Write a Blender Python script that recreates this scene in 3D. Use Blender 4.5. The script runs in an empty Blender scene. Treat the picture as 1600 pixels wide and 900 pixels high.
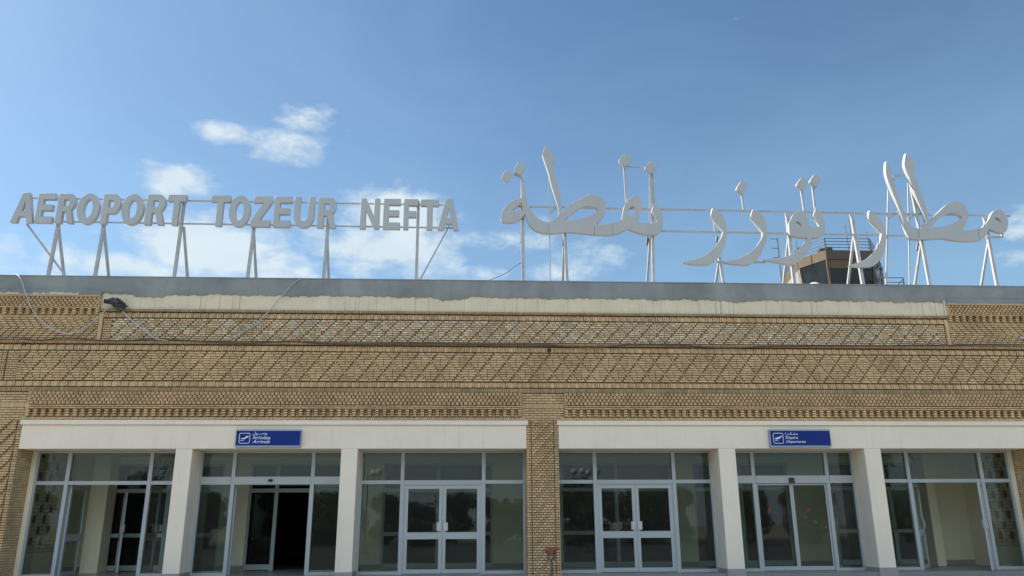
import bpy, bmesh, math, random
from mathutils import Vector, Matrix
R = math.radians
random.seed(7)
S = bpy.context.scene
COL = S.collection

# ------------------------------------------------------------------ camera
EYE = Vector((0.0, -20.0, 1.55))
FPX, PITCH, YAW, ROLL = 1240.0, R(16.7), R(3.20), R(-0.32)
_F = Vector((math.sin(YAW)*math.cos(PITCH), math.cos(YAW)*math.cos(PITCH), math.sin(PITCH)))
_R = Vector((math.cos(YAW), -math.sin(YAW), 0)); _U = _R.cross(_F)
_R2 = _R*math.cos(ROLL) + _U*math.sin(ROLL); _U2 = -_R*math.sin(ROLL) + _U*math.cos(ROLL)
cam = bpy.data.objects.new('camera', bpy.data.cameras.new('camera')); COL.objects.link(cam)
cam.matrix_world = Matrix(((_R2.x, _U2.x, -_F.x, EYE.x), (_R2.y, _U2.y, -_F.y, EYE.y), (_R2.z, _U2.z, -_F.z, EYE.z), (0, 0, 0, 1)))
cam.data.sensor_width = 36.0; cam.data.lens = 36.0*FPX/1600.0
cam.data.clip_start = 0.1; cam.data.clip_end = 6000
S.camera = cam
S.view_settings.view_transform = 'Standard'; S.view_settings.look = 'None'
S.view_settings.exposure = 0.82; S.view_settings.gamma = 1.0; S.view_settings.use_curve_mapping = False

def ray(px, py):
    return _F*FPX + _R2*(px-800.0) + _U2*(450.0-py)
def W(px, py, Y=0.0):
    """survey helper: where the sight line through a photo pixel meets the vertical plane y = Y"""
    d = ray(px, py); t = (Y-EYE.y)/d.y
    return Vector((EYE.x+d.x*t, Y, EYE.z+d.z*t))
def WX(px, py, Y=0.0): return W(px, py, Y).x
def WZ(py, Y=0.0, px=830.0): return W(px, py, Y).z

# ------------------------------------------------------------------ sun and sky
SUN_EL, SUN_DIR = R(44), Vector((-0.93, 0.36, 0)).normalized()
sd = Vector((SUN_DIR.x*math.cos(SUN_EL), SUN_DIR.y*math.cos(SUN_EL), math.sin(SUN_EL)))
sun = bpy.data.objects.new('sun', bpy.data.lights.new('sun', 'SUN')); COL.objects.link(sun)
sun.data.energy = 4.6; sun.data.angle = R(0.6); sun.data.color = (1.0, 0.95, 0.87)
sun.rotation_euler = sd.to_track_quat('Z', 'Y').to_euler(); sun.location = (-30, 30, 40)
world = bpy.data.worlds.new('World'); S.world = world; world.use_nodes = True
nt = world.node_tree; nt.nodes.clear(); N = nt.nodes; L = nt.links
def wn(t, **k):
    n = N.new(t)
    for a, v in k.items(): setattr(n, a, v)
    return n
def wm(op, a, b=None, c=None, clamp=False):
    n = N.new('ShaderNodeMath'); n.operation = op; n.use_clamp = clamp
    for i, v in enumerate((a, b, c)):
        if v is None: continue
        if isinstance(v, (int, float)): n.inputs[i].default_value = v
        else: L.new(v, n.inputs[i])
    return n.outputs[0]
sky = wn('ShaderNodeTexSky', sky_type='NISHITA', sun_disc=False, sun_elevation=SUN_EL, sun_rotation=math.atan2(SUN_DIR.x, SUN_DIR.y))
sky.air_density = 1.0; sky.dust_density = 1.0; sky.ozone_density = 2.2; sky.altitude = 50
tc = wn('ShaderNodeTexCoord'); sep = wn('ShaderNodeSeparateXYZ'); L.new(tc.outputs['Generated'], sep.inputs[0])
az = wm('ARCTAN2', sep.outputs[0], sep.outputs[1]); el = wm('ARCSINE', sep.outputs[2])
# cloud layer: fractal noise stretched towards the horizon, gathered into a few banks
mp = wn('ShaderNodeMapping'); mp.inputs['Scale'].default_value = (1.0, 1.0, 1.9); L.new(tc.outputs['Generated'], mp.inputs[0])
def noise(scale, detail, rough, dist=0.0, off=0.0):
    n = wn('ShaderNodeTexNoise'); n.inputs['Scale'].default_value = scale; n.inputs['Detail'].default_value = detail
    n.inputs['Roughness'].default_value = rough; n.inputs['Distortion'].default_value = dist
    a = wn('ShaderNodeVectorMath', operation='ADD'); a.inputs[1].default_value = (off, off*.7, 0); L.new(mp.outputs[0], a.inputs[0]); L.new(a.outputs[0], n.inputs['Vector'])
    return n.outputs['Fac']
n1 = noise(9.0, 9, 0.60, 0.35, 3.1); n2 = noise(3.0, 5, 0.6, 0.3, 8.0); n3 = noise(26.0, 6, 0.62, 0.4, 1.0)
BANKS = [  # photo position, half sizes in px, weight
    (352, 210, 48, 18, .60), (478, 188, 46, 20, .52), (445, 235, 72, 26, .74), (280, 285, 70, 30, .80), (320, 385, 115, 50, .84), (190, 418, 130, 28, .72),
    (615, 338, 88, 36, .86), (590, 385, 110, 40, .82), (420, 410, 100, 34, .60), (760, 375, 150, 26, .42), (950, 405, 130, 26, .40),
    (1600, 352, 36, 28, .54), (1592, 402, 62, 16, .56), (30, 400, 90, 40, .42), (240, 235, 40, 16, .30), (120, 265, 90, 20, .36), (870, 425, 200, 20, .42)]
tot = None
for (x, y, w, h, k) in BANKS:
    d = ray(x, y).normalized(); a0 = math.atan2(d.x, d.y); e0 = math.asin(d.z)
    dw = ray(x+w, y).normalized(); dh = ray(x, y-h).normalized()
    sa = abs(math.atan2(dw.x, dw.y)-a0); se = abs(math.asin(dh.z)-e0)
    u = wm('DIVIDE', wm('SUBTRACT', az, a0), sa*1.25); v = wm('DIVIDE', wm('SUBTRACT', el, e0), se*1.25)
    q = wm('ADD', wm('MULTIPLY', u, u), wm('MULTIPLY', v, v))
    g = wm('MULTIPLY', wm('EXPONENT', wm('MULTIPLY', q, -0.9)), k)
    tot = g if tot is None else wm('MAXIMUM', tot, g)
# cloud added behind the camera, lights the facade and shows in the panes
back = wm('MULTIPLY', wm('MULTIPLY', sep.outputs[1], -1.0, clamp=True), 0.75)
tot = wm('ADD', tot, back)
den = wm('ADD', wm('MULTIPLY', n1, 1.0), wm('MULTIPLY', n3, 0.58))
den = wm('ADD', den, wm('MULTIPLY', n2, 0.30))
den = wm('SUBTRACT', wm('ADD', den, wm('MULTIPLY', tot, 0.86)), 1.20)
den = wm('MULTIPLY', den, 3.2, clamp=True)
den = wm('POWER', den, 1.25)
haze = wm('MULTIPLY', wm('POWER', wm('SUBTRACT', 1.0, wm('MULTIPLY', el, 1.15), clamp=True), 2.3), 0.44)
veil = wm('MULTIPLY', wm('SUBTRACT', noise(2.2, 6, .62, .6, 5.0), 0.42, clamp=True), 0.30)
# brighter white on the sun side
mixh = wn('ShaderNodeMixRGB'); L.new(wm('ADD', haze, veil), mixh.inputs[0]); L.new(sky.outputs[0], mixh.inputs[1]); mixh.inputs[2].default_value = (5.4, 6.9, 8.1, 1)
cc = wn('ShaderNodeMixRGB'); L.new(wm('MULTIPLY', n1, 1.0), cc.inputs[0]); cc.inputs[1].default_value = (5.7, 5.7, 6.1, 1); cc.inputs[2].default_value = (8.3, 7.5, 7.2, 1)
mixc = wn('ShaderNodeMixRGB'); L.new(wm('MULTIPLY', den, 0.93), mixc.inputs[0]); L.new(mixh.outputs[0], mixc.inputs[1]); L.new(cc.outputs[0], mixc.inputs[2])
# clouds behind the camera made brighter to fill the shaded facade
gain = wm('ADD', 1.0, wm('MULTIPLY', wm('MULTIPLY', den, wm('MULTIPLY', wm('MULTIPLY', sep.outputs[1], -2.6, clamp=True), wm('MULTIPLY', wm('SUBTRACT', sep.outputs[2], .22), 1.7, clamp=True))), 3.0))
gn = wn('ShaderNodeVectorMath', operation='SCALE'); L.new(mixc.outputs[0], gn.inputs[0]); L.new(gain, gn.inputs['Scale'])
wb = wn('ShaderNodeVectorMath', operation='MULTIPLY'); L.new(gn.outputs[0], wb.inputs[0]); wb.inputs[1].default_value = (.85, 1.04, 1.12)
bg = wn('ShaderNodeBackground'); bg.inputs[1].default_value = 0.070; L.new(wb.outputs[0], bg.inputs[0])
wo = wn('ShaderNodeOutputWorld'); L.new(bg.outputs[0], wo.inputs[0])

# ------------------------------------------------------------------ object helpers
ORG = {}
def tag(o, label=None, cat=None, group=None, kind=None):
    if label: o['label'] = label
    if cat: o['category'] = cat
    if group: o['group'] = group
    if kind: o['kind'] = kind
    return o
def thing(name, loc, label, cat, group=None):
    o = bpy.data.objects.new(name, None); COL.objects.link(o); o.location = loc; o.empty_display_size = 0.3
    ORG[o.name] = Vector(loc); return tag(o, label, cat, group)
def link_mesh(name, me, mat, parent=None, origin=None, label=None, smooth=False):
    org = ORG[parent.name] if parent is not None else Vector(origin or (0, 0, 0))
    me.transform(Matrix.Translation(-org))
    o = bpy.data.objects.new(name, me); COL.objects.link(o)
    if parent is not None: o.parent = parent
    else: o.location = org
    ORG[o.name] = org
    for m in (mat if isinstance(mat, (list, tuple)) else [mat]): me.materials.append(m)
    if smooth:
        for p in me.polygons: p.use_smooth = True
    if label: o['label'] = label
    return o
class MB:
    def __init__(s): s.v = []; s.f = []; s.m = []
    def quadbox(s, c, mi=0):
        b = len(s.v); s.v += [tuple(p) for p in c]
        s.f += [(b, b+3, b+2, b+1), (b+4, b+5, b+6, b+7), (b, b+1, b+5, b+4), (b+1, b+2, b+6, b+5), (b+2, b+3, b+7, b+6), (b+3, b, b+4, b+7)]; s.m += [mi]*6
    def box(s, x0, x1, y0, y1, z0, z1, mi=0):
        s.quadbox([(x0, y0, z0), (x1, y0, z0), (x1, y1, z0), (x0, y1, z0), (x0, y0, z1), (x1, y0, z1), (x1, y1, z1), (x0, y1, z1)], mi)
    def rbox(s, x0, x1, y0, y1, z0, z1, M, mi=0):
        s.quadbox([M @ Vector(p) for p in [(x0, y0, z0), (x1, y0, z0), (x1, y1, z0), (x0, y1, z0), (x0, y0, z1), (x1, y0, z1), (x1, y1, z1), (x0, y1, z1)]], mi)
    def bar(s, a, b, w, d=None, mi=0):
        a = Vector(a); b = Vector(b); d = d or w; t = (b-a).normalized()
        up = Vector((0, 1, 0)) if abs(t.y) < .9 else Vector((0, 0, 1))
        u = t.cross(up).normalized()*(w/2); v = t.cross(u).normalized()*(d/2)
        s.quadbox([a-u-v, a+u-v, a+u+v, a-u+v, b-u-v, b+u-v, b+u+v, b-u+v], mi)
    def tube(s, pts, r, n=8, mi=0, cap=True):
        pts = [Vector(p) for p in pts]; rr = r if isinstance(r, (list, tuple)) else [r]*len(pts)
        b = len(s.v); pu = None
        for i, p in enumerate(pts):
            t = (pts[min(i+1, len(pts)-1)]-pts[max(i-1, 0)]).normalized()
            if pu is None: pu = t.cross(Vector((0.13, 0.3, 1)) if abs(t.z) < .9 else Vector((1, .1, 0))).normalized()
            u = (pu-t*pu.dot(t)).normalized(); pu = u; v = t.cross(u)
            for k in range(n):
                a = 2*math.pi*k/n; s.v.append(tuple(p+(u*math.cos(a)+v*math.sin(a))*rr[i]))
        for i in range(len(pts)-1):
            for k in range(n):
                k2 = (k+1) % n; s.f.append((b+i*n+k, b+i*n+k2, b+(i+1)*n+k2, b+(i+1)*n+k)); s.m.append(mi)
        if cap:
            s.f.append(tuple(b+k for k in range(n))[::-1]); s.f.append(tuple(b+(len(pts)-1)*n+k for k in range(n))); s.m += [mi, mi]
    def lathe(s, c, prof, n=20, mi=0):
        b = len(s.v)
        for (r, z) in prof:
            for k in range(n):
                a = 2*math.pi*k/n; s.v.append((c[0]+r*math.cos(a), c[1]+r*math.sin(a), c[2]+z))
        for i in range(len(prof)-1):
            for k in range(n):
                k2 = (k+1) % n; s.f.append((b+i*n+k, b+i*n+k2, b+(i+1)*n+k2, b+(i+1)*n+k)); s.m.append(mi)
    def poly(s, pts, mi=0):
        b = len(s.v); s.v += [tuple(p) for p in pts]; s.f.append(tuple(range(b, b+len(pts)))); s.m.append(mi)
    def prism(s, ring, off, mi=0):
        b = len(s.v); n = len(ring); s.v += [tuple(p) for p in ring]+[tuple(Vector(p)+Vector(off)) for p in ring]
        s.f.append(tuple(range(b, b+n))); s.f.append(tuple(range(b+2*n-1, b+n-1, -1))); s.m += [mi, mi]
        for k in range(n):
            k2 = (k+1) % n; s.f.append((b+k, b+n+k, b+n+k2, b+k2)); s.m.append(mi)
    def build(s, name, mat, parent=None, origin=None, label=None, smooth=False, fix=True, bevel=0):
        me = bpy.data.meshes.new(name); me.from_pydata(s.v, [], s.f)
        if fix or bevel:
            bm = bmesh.new(); bm.from_mesh(me); bmesh.ops.recalc_face_normals(bm, faces=bm.faces)
            if bevel: bmesh.ops.bevel(bm, geom=[e for e in bm.edges], offset=bevel, segments=1, affect='EDGES', profile=.5)
            bm.to_mesh(me); bm.free()
        if not bevel and len(me.polygons) == len(s.m): me.polygons.foreach_set('material_index', s.m)
        return link_mesh(name, me, mat, parent, origin, label, smooth)

# ------------------------------------------------------------------ materials
def mat(name, col, rough=.6, metal=0., var=0.0, vscale=3.0, bump=0.0, bscale=40.0, isl=None, stretch=None, spots=None, spec=0.5, dist=0.01):
    m = bpy.data.materials.new(name); m.use_nodes = True; t = m.node_tree; n = t.nodes; l = t.links
    p = n['Principled BSDF']; p.inputs['Roughness'].default_value = rough; p.inputs['Metallic'].default_value = metal
    p.inputs['Specular IOR Level'].default_value = spec
    co = n.new('ShaderNodeTexCoord'); vec = co.outputs['Object']
    c = n.new('ShaderNodeRGB'); c.outputs[0].default_value = (*col, 1); cur = c.outputs[0]
    if isl:
        g = n.new('ShaderNodeNewGeometry'); r = n.new('ShaderNodeValToRGB'); r.color_ramp.interpolation = 'LINEAR'
        els = r.color_ramp.elements
        while len(els) < len(isl): els.new(0.5)
        for i, cc_ in enumerate(isl): els[i].position = i/(len(isl)-1); els[i].color = (*cc_, 1)
        l.new(g.outputs['Random Per Island'], r.inputs[0]); cur = r.outputs[0]
    def nz(scale, detail=5, vecin=None, rough_=.6):
        x = n.new('ShaderNodeTexNoise'); x.inputs['Scale'].default_value = scale; x.inputs['Detail'].default_value = detail; x.inputs['Roughness'].default_value = rough_
        l.new(vecin or vec, x.inputs['Vector']); return x.outputs['Fac']
    if var:
        mr = n.new('ShaderNodeMapRange'); mr.inputs['From Min'].default_value = .3; mr.inputs['From Max'].default_value = .7
        mr.inputs['To Min'].default_value = 1-var; mr.inputs['To Max'].default_value = 1+var*.6; l.new(nz(vscale), mr.inputs['Value'])
        mx = n.new('ShaderNodeVectorMath'); mx.operation = 'SCALE'; l.new(cur, mx.inputs[0]); l.new(mr.outputs[0], mx.inputs['Scale']); cur = mx.outputs[0]
    if stretch:   # vertical run-down streaks: (scale x, scale z, low, high, colour, amount)
        sx, sz, lo, hi, sc, am = stretch
        mpn = n.new('ShaderNodeMapping'); mpn.inputs['Scale'].default_value = (sx, sx, sz); l.new(vec, mpn.inputs[0])
        mr = n.new('ShaderNodeMapRange'); mr.inputs['From Min'].default_value = lo; mr.inputs['From Max'].default_value = hi; mr.inputs['To Max'].default_value = am
        l.new(nz(1.0, 4, mpn.outputs[0]), mr.inputs['Value'])
        mx = n.new('ShaderNodeMixRGB'); l.new(mr.outputs[0], mx.inputs[0]); l.new(cur, mx.inputs[1]); mx.inputs[2].default_value = (*sc, 1); cur = mx.outputs[0]
    if spots:
        sscale, lo, hi, sc, am = spots
        mr = n.new('ShaderNodeMapRange'); mr.inputs['From Min'].default_value = lo; mr.inputs['From Max'].default_value = hi; mr.inputs['To Max'].default_value = am
        l.new(nz(sscale, 8, None, .68), mr.inputs['Value'])
        mx = n.new('ShaderNodeMixRGB'); l.new(mr.outputs[0], mx.inputs[0]); l.new(cur, mx.inputs[1]); mx.inputs[2].default_value = (*sc, 1); cur = mx.outputs[0]
    l.new(cur, p.inputs['Base Color'])
    if bump:
        b = n.new('ShaderNodeBump'); b.inputs['Strength'].default_value = bump; b.inputs['Distance'].default_value = dist
        l.new(nz(bscale, 6), b.inputs['Height']); l.new(b.outputs[0], p.inputs['Normal'])
    return m
def glass(name, tint=(.70, .75, .72), ior=1.42):
    m = bpy.data.materials.new(name); m.use_nodes = True; t = m.node_tree; n = t.nodes; l = t.links; n.clear()
    tr = n.new('ShaderNodeBsdfTransparent'); tr.inputs[0].default_value = (*tint, 1)
    gl = n.new('ShaderNodeBsdfGlossy'); gl.inputs['Roughness'].default_value = 0.012; gl.inputs[0].default_value = (.95, 1, 1, 1)
    ge = n.new('ShaderNodeNewGeometry'); dt = n.new('ShaderNodeVectorMath'); dt.operation = 'DOT_PRODUCT'; l.new(ge.outputs['Incoming'], dt.inputs[0]); l.new(ge.outputs['Normal'], dt.inputs[1])
    def mt(op, a, b=None):
        x = n.new('ShaderNodeMath'); x.operation = op
        for i, v in enumerate((a, b)):
            if v is None: continue
            if isinstance(v, (int, float)): x.inputs[i].default_value = v
            else: l.new(v, x.inputs[i])
        return x.outputs[0]
    f0 = ((ior-1)/(ior+1))**2
    fr = mt('ADD', f0, mt('MULTIPLY', 1-f0, mt('POWER', mt('SUBTRACT', 1.0, mt('ABSOLUTE', dt.outputs['Value'])), 5.0)))
    nz = n.new('ShaderNodeTexNoise'); nz.inputs['Scale'].default_value = 1.3; co = n.new('ShaderNodeTexCoord'); l.new(co.outputs['Object'], nz.inputs['Vector'])
    b = n.new('ShaderNodeBump'); b.inputs['Strength'].default_value = .05; b.inputs['Distance'].default_value = .02; l.new(nz.outputs[0], b.inputs['Height']); l.new(b.outputs[0], gl.inputs['Normal'])
    mx = n.new('ShaderNodeMixShader'); l.new(fr, mx.inputs[0]); l.new(tr.outputs[0], mx.inputs[1]); l.new(gl.outputs[0], mx.inputs[2])
    # thin film of dust on the pane
    df = n.new('ShaderNodeBsdfDiffuse'); df.inputs[0].default_value = (.45, .43, .38, 1)
    m2 = n.new('ShaderNodeMixShader'); m2.inputs[0].default_value = .02; l.new(mx.outputs[0], m2.inputs[1]); l.new(df.outputs[0], m2.inputs[2])
    o = n.new('ShaderNodeOutputMaterial'); l.new(m2.outputs[0], o.inputs[0]); return m
BR = [(.54, .36, .185), (.62, .43, .235), (.66, .47, .265), (.58, .395, .21), (.69, .505, .295), (.63, .445, .245), (.55, .375, .20)]
M = dict(
    brick=mat('yellow_brick', (.4, .3, .16), .9, var=.22, vscale=1.3, bump=.5, bscale=60, isl=BR, spots=(.9, .58, .80, (.30, .21, .12), .30)),
    brick2=mat('rosy_brick', (.4, .28, .16), .9, var=.2, vscale=1.5, bump=.5, bscale=60, isl=[(.52, .345, .185), (.61, .415, .23), (.56, .375, .205), (.48, .32, .17), (.63, .44, .255)]),
    brick3=mat('bleached_brick', (.5, .43, .3), .9, var=.2, vscale=1.6, bump=.4, bscale=60, isl=[(.58, .45, .29), (.74, .61, .44), (.64, .51, .34), (.80, .69, .52), (.60, .47, .30), (.70, .58, .41)]),
    brickd=mat('header_brick', (.3, .2, .1), .9, var=.2, vscale=1.6, bump=.4, bscale=60, isl=[(.34, .22, .11), (.46, .31, .165), (.40, .27, .14), (.52, .37, .20)]),
    brickr=mat('shaded_recess_brick', (.3, .2, .1), .95, bump=.4, bscale=60, isl=[(.32, .22, .115), (.40, .28, .15), (.28, .19, .10)]),  # shadow in the frieze notches put into a darker brick colour
    mortar=mat('mortar', (.13, .095, .058), .95, var=.25, vscale=4, bump=.4, bscale=50),
    white=mat('cream_white_paint', (.83, .73, .60), .75, var=.05, vscale=.9, bump=.12, bscale=45, stretch=(5, .5, .55, .85, (.52, .46, .37), .42), spots=(1.6, .60, .80, (.55, .52, .45), .25)),
    cream=mat('cream_wall_paint', (.80, .73, .54), .8, var=.06, vscale=1.2, bump=.1, bscale=30),
    plaster=mat('old_cream_plaster', (.78, .67, .49), .9, var=.10, vscale=2.2, bump=.5, bscale=25, stretch=(15, .3, .57, .68, (.28, .24, .18), .65), spots=(5, .58, .70, (.5, .46, .35), .5)),
    conc=mat('grey_cement_render', (.30, .315, .305), .9, var=.30, vscale=.8, bump=.4, bscale=20, stretch=(3.5, .5, .50, .75, (.20, .215, .22), .55), spots=(1.1, .56, .72, (.42, .425, .41), .35)),
    alu=mat('anodised_aluminium', (.40, .43, .44), .45, metal=.1, var=.04, vscale=2),
    alud=mat('dull_aluminium', (.42, .47, .48), .42, metal=.3),
    alug=mat('dark_rail', (.09, .10, .11), .5, metal=.3),
    floor=mat('grey_floor_tiles', (.24, .24, .23), .35, var=.08, vscale=3),
    hall=mat('unlit_dark_colour', (.10, .095, .09), .6),  # unlit hall's darkness put into the colour; also blackens the screen holes
    plinth=mat('grey_stone_plinth', (.33, .31, .29), .7, var=.12, vscale=5, bump=.2),
    letter=mat('grey_white_letter_paint', (.50, .505, .495), .55, var=.05, vscale=1.1, bump=.08, bscale=15, stretch=(4, .6, .55, .8, (.39, .39, .38), .3)),
    steel=mat('white_painted_steel', (.46, .46, .45), .5, var=.15, vscale=6, spots=(14, .60, .72, (.30, .20, .13), .5)),
    steel2=mat('galvanised_steel', (.2, .2, .21), .45, metal=.4, var=.1, vscale=8),
    blue=mat('blue_sign_plastic', (.004, .024, .19), .30, var=.03, spec=.25),
    signw=mat('white_sign_print', (.75, .80, .88), .4),
    trim=mat('sign_aluminium_trim', (.33, .37, .46), .35, metal=.4),
    screen=mat('pale_yellow_brick', (.6, .5, .3), .9, var=.15, vscale=3, bump=.4, bscale=50, isl=[(.72, .58, .30), (.80, .67, .38), (.74, .60, .32)]),  # lightened past real brick so the end screens look lit
    black=mat('black_plastic', (.02, .02, .02), .5),
    soot=mat('weathered_black_sheet', (.05, .048, .045), .8, var=.5, vscale=14, bump=.8, bscale=30, spots=(20, .5, .65, (.35, .34, .32), .8)),
    cable=mat('grey_white_cable', (.48, .49, .51), .5),
    cabled=mat('dark_cable', (.10, .07, .05), .7),
    red=mat('red_sticker', (.20, .028, .018), .7),
    rust=mat('rusty_terracotta', (.20, .085, .045), .8, var=.3, vscale=20, bump=.3),
    iron=mat('dark_iron', (.07, .06, .055), .6, metal=.3),
    tan=mat('tan_fascia', (.115, .08, .045), .7, var=.15, vscale=2, stretch=(3, .6, .5, .8, (.2, .15, .09), .4)),
    brown=mat('shaded_fascia', (.09, .07, .055), .7, var=.15, vscale=2),
    towerw=mat('tower_white', (.30, .28, .25), .8, var=.1, vscale=1.5),
    tarmac=mat('tarmac', (.075, .072, .068), .9, var=.2, vscale=.8, bump=.4, bscale=20),
    asph=mat('forecourt_paving', (.38, .34, .27), .9, var=.2, vscale=.6, bump=.4, bscale=12),
    sand=mat('sandy_ground', (.26, .215, .15), .95, var=.2, vscale=.05, bump=.4, bscale=3),
    leaf=mat('olive_leaves', (.045, .07, .025), .7, isl=[(.03, .05, .02), (.06, .09, .03), (.09, .11, .05), (.04, .06, .022)]),
    bark=mat('bark', (.12, .09, .06), .9, bump=.6, bscale=20),
    roof=mat('roof_felt', (.22, .21, .20), .9, var=.2),
    towerg=None, glass=glass('clear_pane'), glass2=glass('tinted_pane', (.36, .42, .41)),
)
gm = mat('tower_tinted_glass', (.02, .022, .02), .12, var=.5, vscale=.9, spec=.35); M['towerg'] = gm

# ------------------------------------------------------------------ ground
def structure(name, mb, m): o = mb.build(name, m, None, (0, 0, 0)); tag(o, kind='structure'); return o
mb = MB(); mb.poly([(-3000, -3000, 0), (3000, -3000, 0), (3000, 3000, 0), (-3000, 3000, 0)]); structure('ground', mb, M['sand'])
mb = MB(); mb.poly([(-110, -40, .004), (110, -40, .004), (110, -2.6, .004), (-110, -2.6, .004)]); structure('forecourt', mb, M['asph'])
mb = MB(); mb.poly([(-110, -75, .008), (110, -75, .008), (110, -10.5, .008), (-110, -10.5, .008)]); structure('road', mb, M['tarmac'])
ZT = W(700, 897, .7).z           # threshold of the entrance
mb = MB(); mb.box(-19, 24, -2.0, -.03, 0, ZT-.10); mb.box(-19, 24, -2.32, -2.0, 0, ZT-.23); mb.box(-19, 24, -2.64, -2.32, 0, ZT-.36)
structure('pavement', mb, M['plinth'])

# ------------------------------------------------------------------ terminal building
T = thing('airport_terminal', (1.5, 0, 0), 'long flat roofed terminal of ornamental yellow brick with white lintels and glazed entrances', 'building')
XL, XR = -17.0, 22.0
z = {k: WZ(v) for k, v in dict(top=441, cream=465.5, c_bot=488.5, r1=492.8, b1t=493.8, b1b=501.6, f1t=503, f1b=536.6, r2t=537.4, r2b=541.6, b2t=543, b2b=551.3,
     f2t=552.6, f2b=597, b3t=598, b3b=606.3, r3t=607.3, r3b=614.3, st=615, sb=634, bt=634.6, bb=640.5, dt=641, db=651.8, rt=652.3, mt=657.3, mb=664.6, beam=701,
     wst=472, wsb=487, wdt=488.5, wdb=498, wrb=502.5).items()}
X = dict(a0=WX(28.5, 702), p1a=WX(275, 702), p1b=WX(301, 702), p2a=WX(533.4, 702), p2b=WX(559, 702), c1=WX(823, 702), d0=WX(873, 702),
         p3a=WX(1122.3, 702), p3b=WX(1148.5, 702), p4a=WX(1350, 702), p4b=WX(1375.5, 702), f1=WX(1607, 702))
GY = .70            # glazing plane
IY = 3.0            # inner wall of the vestibule
RY = 26.0           # back of the building
ROOFZ = z['top']-.55

# core masonry behind the brick skin
mb = MB()
mb.box(XL, XR, .02, .45, z['beam']+.02, z['top']-.06)                      # upper wall
mb.box(XL, X['a0']-.02, .02, .5, 0, z['beam']+.019); mb.box(X['f1']+.02, XR, .02, .5, 0, z['beam']+.019)
mb.box(X['c1']+.02, X['d0']-.02, .02, GY+.2, 0, z['beam']+.019)
mb.build('wall', M['mortar'], T)
mb = MB(); mb.box(XL, XR, .45, RY, ROOFZ-.2, ROOFZ); mb.build('roof', M['roof'], T)
mb = MB(); mb.box(XL, XL+.3, .501, RY-.3, 0, ROOFZ-.2); mb.box(XR-.3, XR, .501, RY-.3, 0, ROOFZ-.2); mb.box(XL, XR, RY-.3, RY, 0, ROOFZ-.2); mb.build('rear_wall', M['white'], T)

# --- brick laying
YB = 0.0
def brick(m_, x0, x1, z0, z1, y, j=.004, g=.006):
    if x1-x0 < .022: return
    y += random.uniform(-j, j)
    m_.box(x0+g, x1-g, y, .0201, z0+g*1.5, z1-g*1.5)
def running(m_, x0, x1, zb, zt, y=YB, ch=.0585, Lb=.2):
    n = max(1, round((zt-zb)/ch)); h = (zt-zb)/n
    for r in range(n):
        x = x0-(Lb/2 if r % 2 else 0)
        while x < x1:
            brick(m_, max(x, x0), min(x+Lb, x1), zb+r*h, zb+(r+1)*h, y); x += Lb
def rowlock(m_, x0, x1, zb, zt, y=YB, w=.048):
    n = max(1, round((x1-x0)/w)); w = (x1-x0)/n
    for i in range(n): brick(m_, x0+i*w, x0+(i+1)*w, zb, zt, y, g=.004)
def soldier(m_, x0, x1, zb, zt, y=YB, per=.21):
    n = round((x1-x0)/per); per = (x1-x0)/n
    for i in range(n):
        a = x0+i*per; brick(m_, a, a+per*.56, zb, zt, y); brick(m_, a+per*.56, a+per*.78, zb, zt, y-.026); brick(m_, a+per*.78, a+per, zb, zt, y-.026)
def diamond(m_, x0, x1, zb, zt, per, step, y=YB, ch=.0585, proud=.028, gw=.035, cut2=.4, ph=0, pale=None, lb=.2, dk=None):
    n = round((zt-zb)/ch); h = (zt-zb)/n
    for r in range(n):
        ev = []
        k0 = int(x0/per)-2; k1 = int(x1/per)+2
        for k in range(k0, k1):
            a = k*per+((step*r+ph) % per); b = k*per+((-step*r-ph) % per)
            ev.append((a, 1)); ev.append((b, 2))
        ev = sorted(e for e in ev if x0 < e[0] < x1)
        cur = x0
        merged = []
        for e in ev:
            if merged and e[0]-merged[-1][0] < .03: continue
            merged.append(e)
        for (e, t) in merged+[(x1, 0)]:
            s0, s1 = cur, e-gw/2 if t else e
            if s1-s0 > .03:
                q = max(1, math.ceil((s1-s0)/lb-.15)); d = (s1-s0)/q
                for i in range(q):
                    mm = m_
                    if pale is not None and random.random() < pale[1]: mm = pale[0]
                    brick(mm, s0+i*d, s0+(i+1)*d, zb+r*h, zb+(r+1)*h, y-proud*random.uniform(.82, 1.08))
            if t:
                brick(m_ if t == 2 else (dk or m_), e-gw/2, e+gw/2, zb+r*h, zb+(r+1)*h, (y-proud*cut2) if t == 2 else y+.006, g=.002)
            cur = e+gw/2
def chevron(m_, x0, x1, zb, zt, per, step, y=YB, ch=.0585, proud=.026, zig=None):
    n = round((zt-zb)/ch); h = (zt-zb)/n
    for r in range(n):
        s = r if zig is None or r < zig else 2*zig-r
        off = (step*s) % per; x = x0-per+off
        while x < x1:
            a, b = max(x, x0), min(x+per*.72, x1); c = min(x+per, x1)
            if b > a: brick(m_, a, b, zb+r*h, zb+(r+1)*h, y-proud)
            if c > max(b, x0): brick(m_, max(b, x0), c, zb+r*h, zb+(r+1)*h, y)
            x += per
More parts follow.
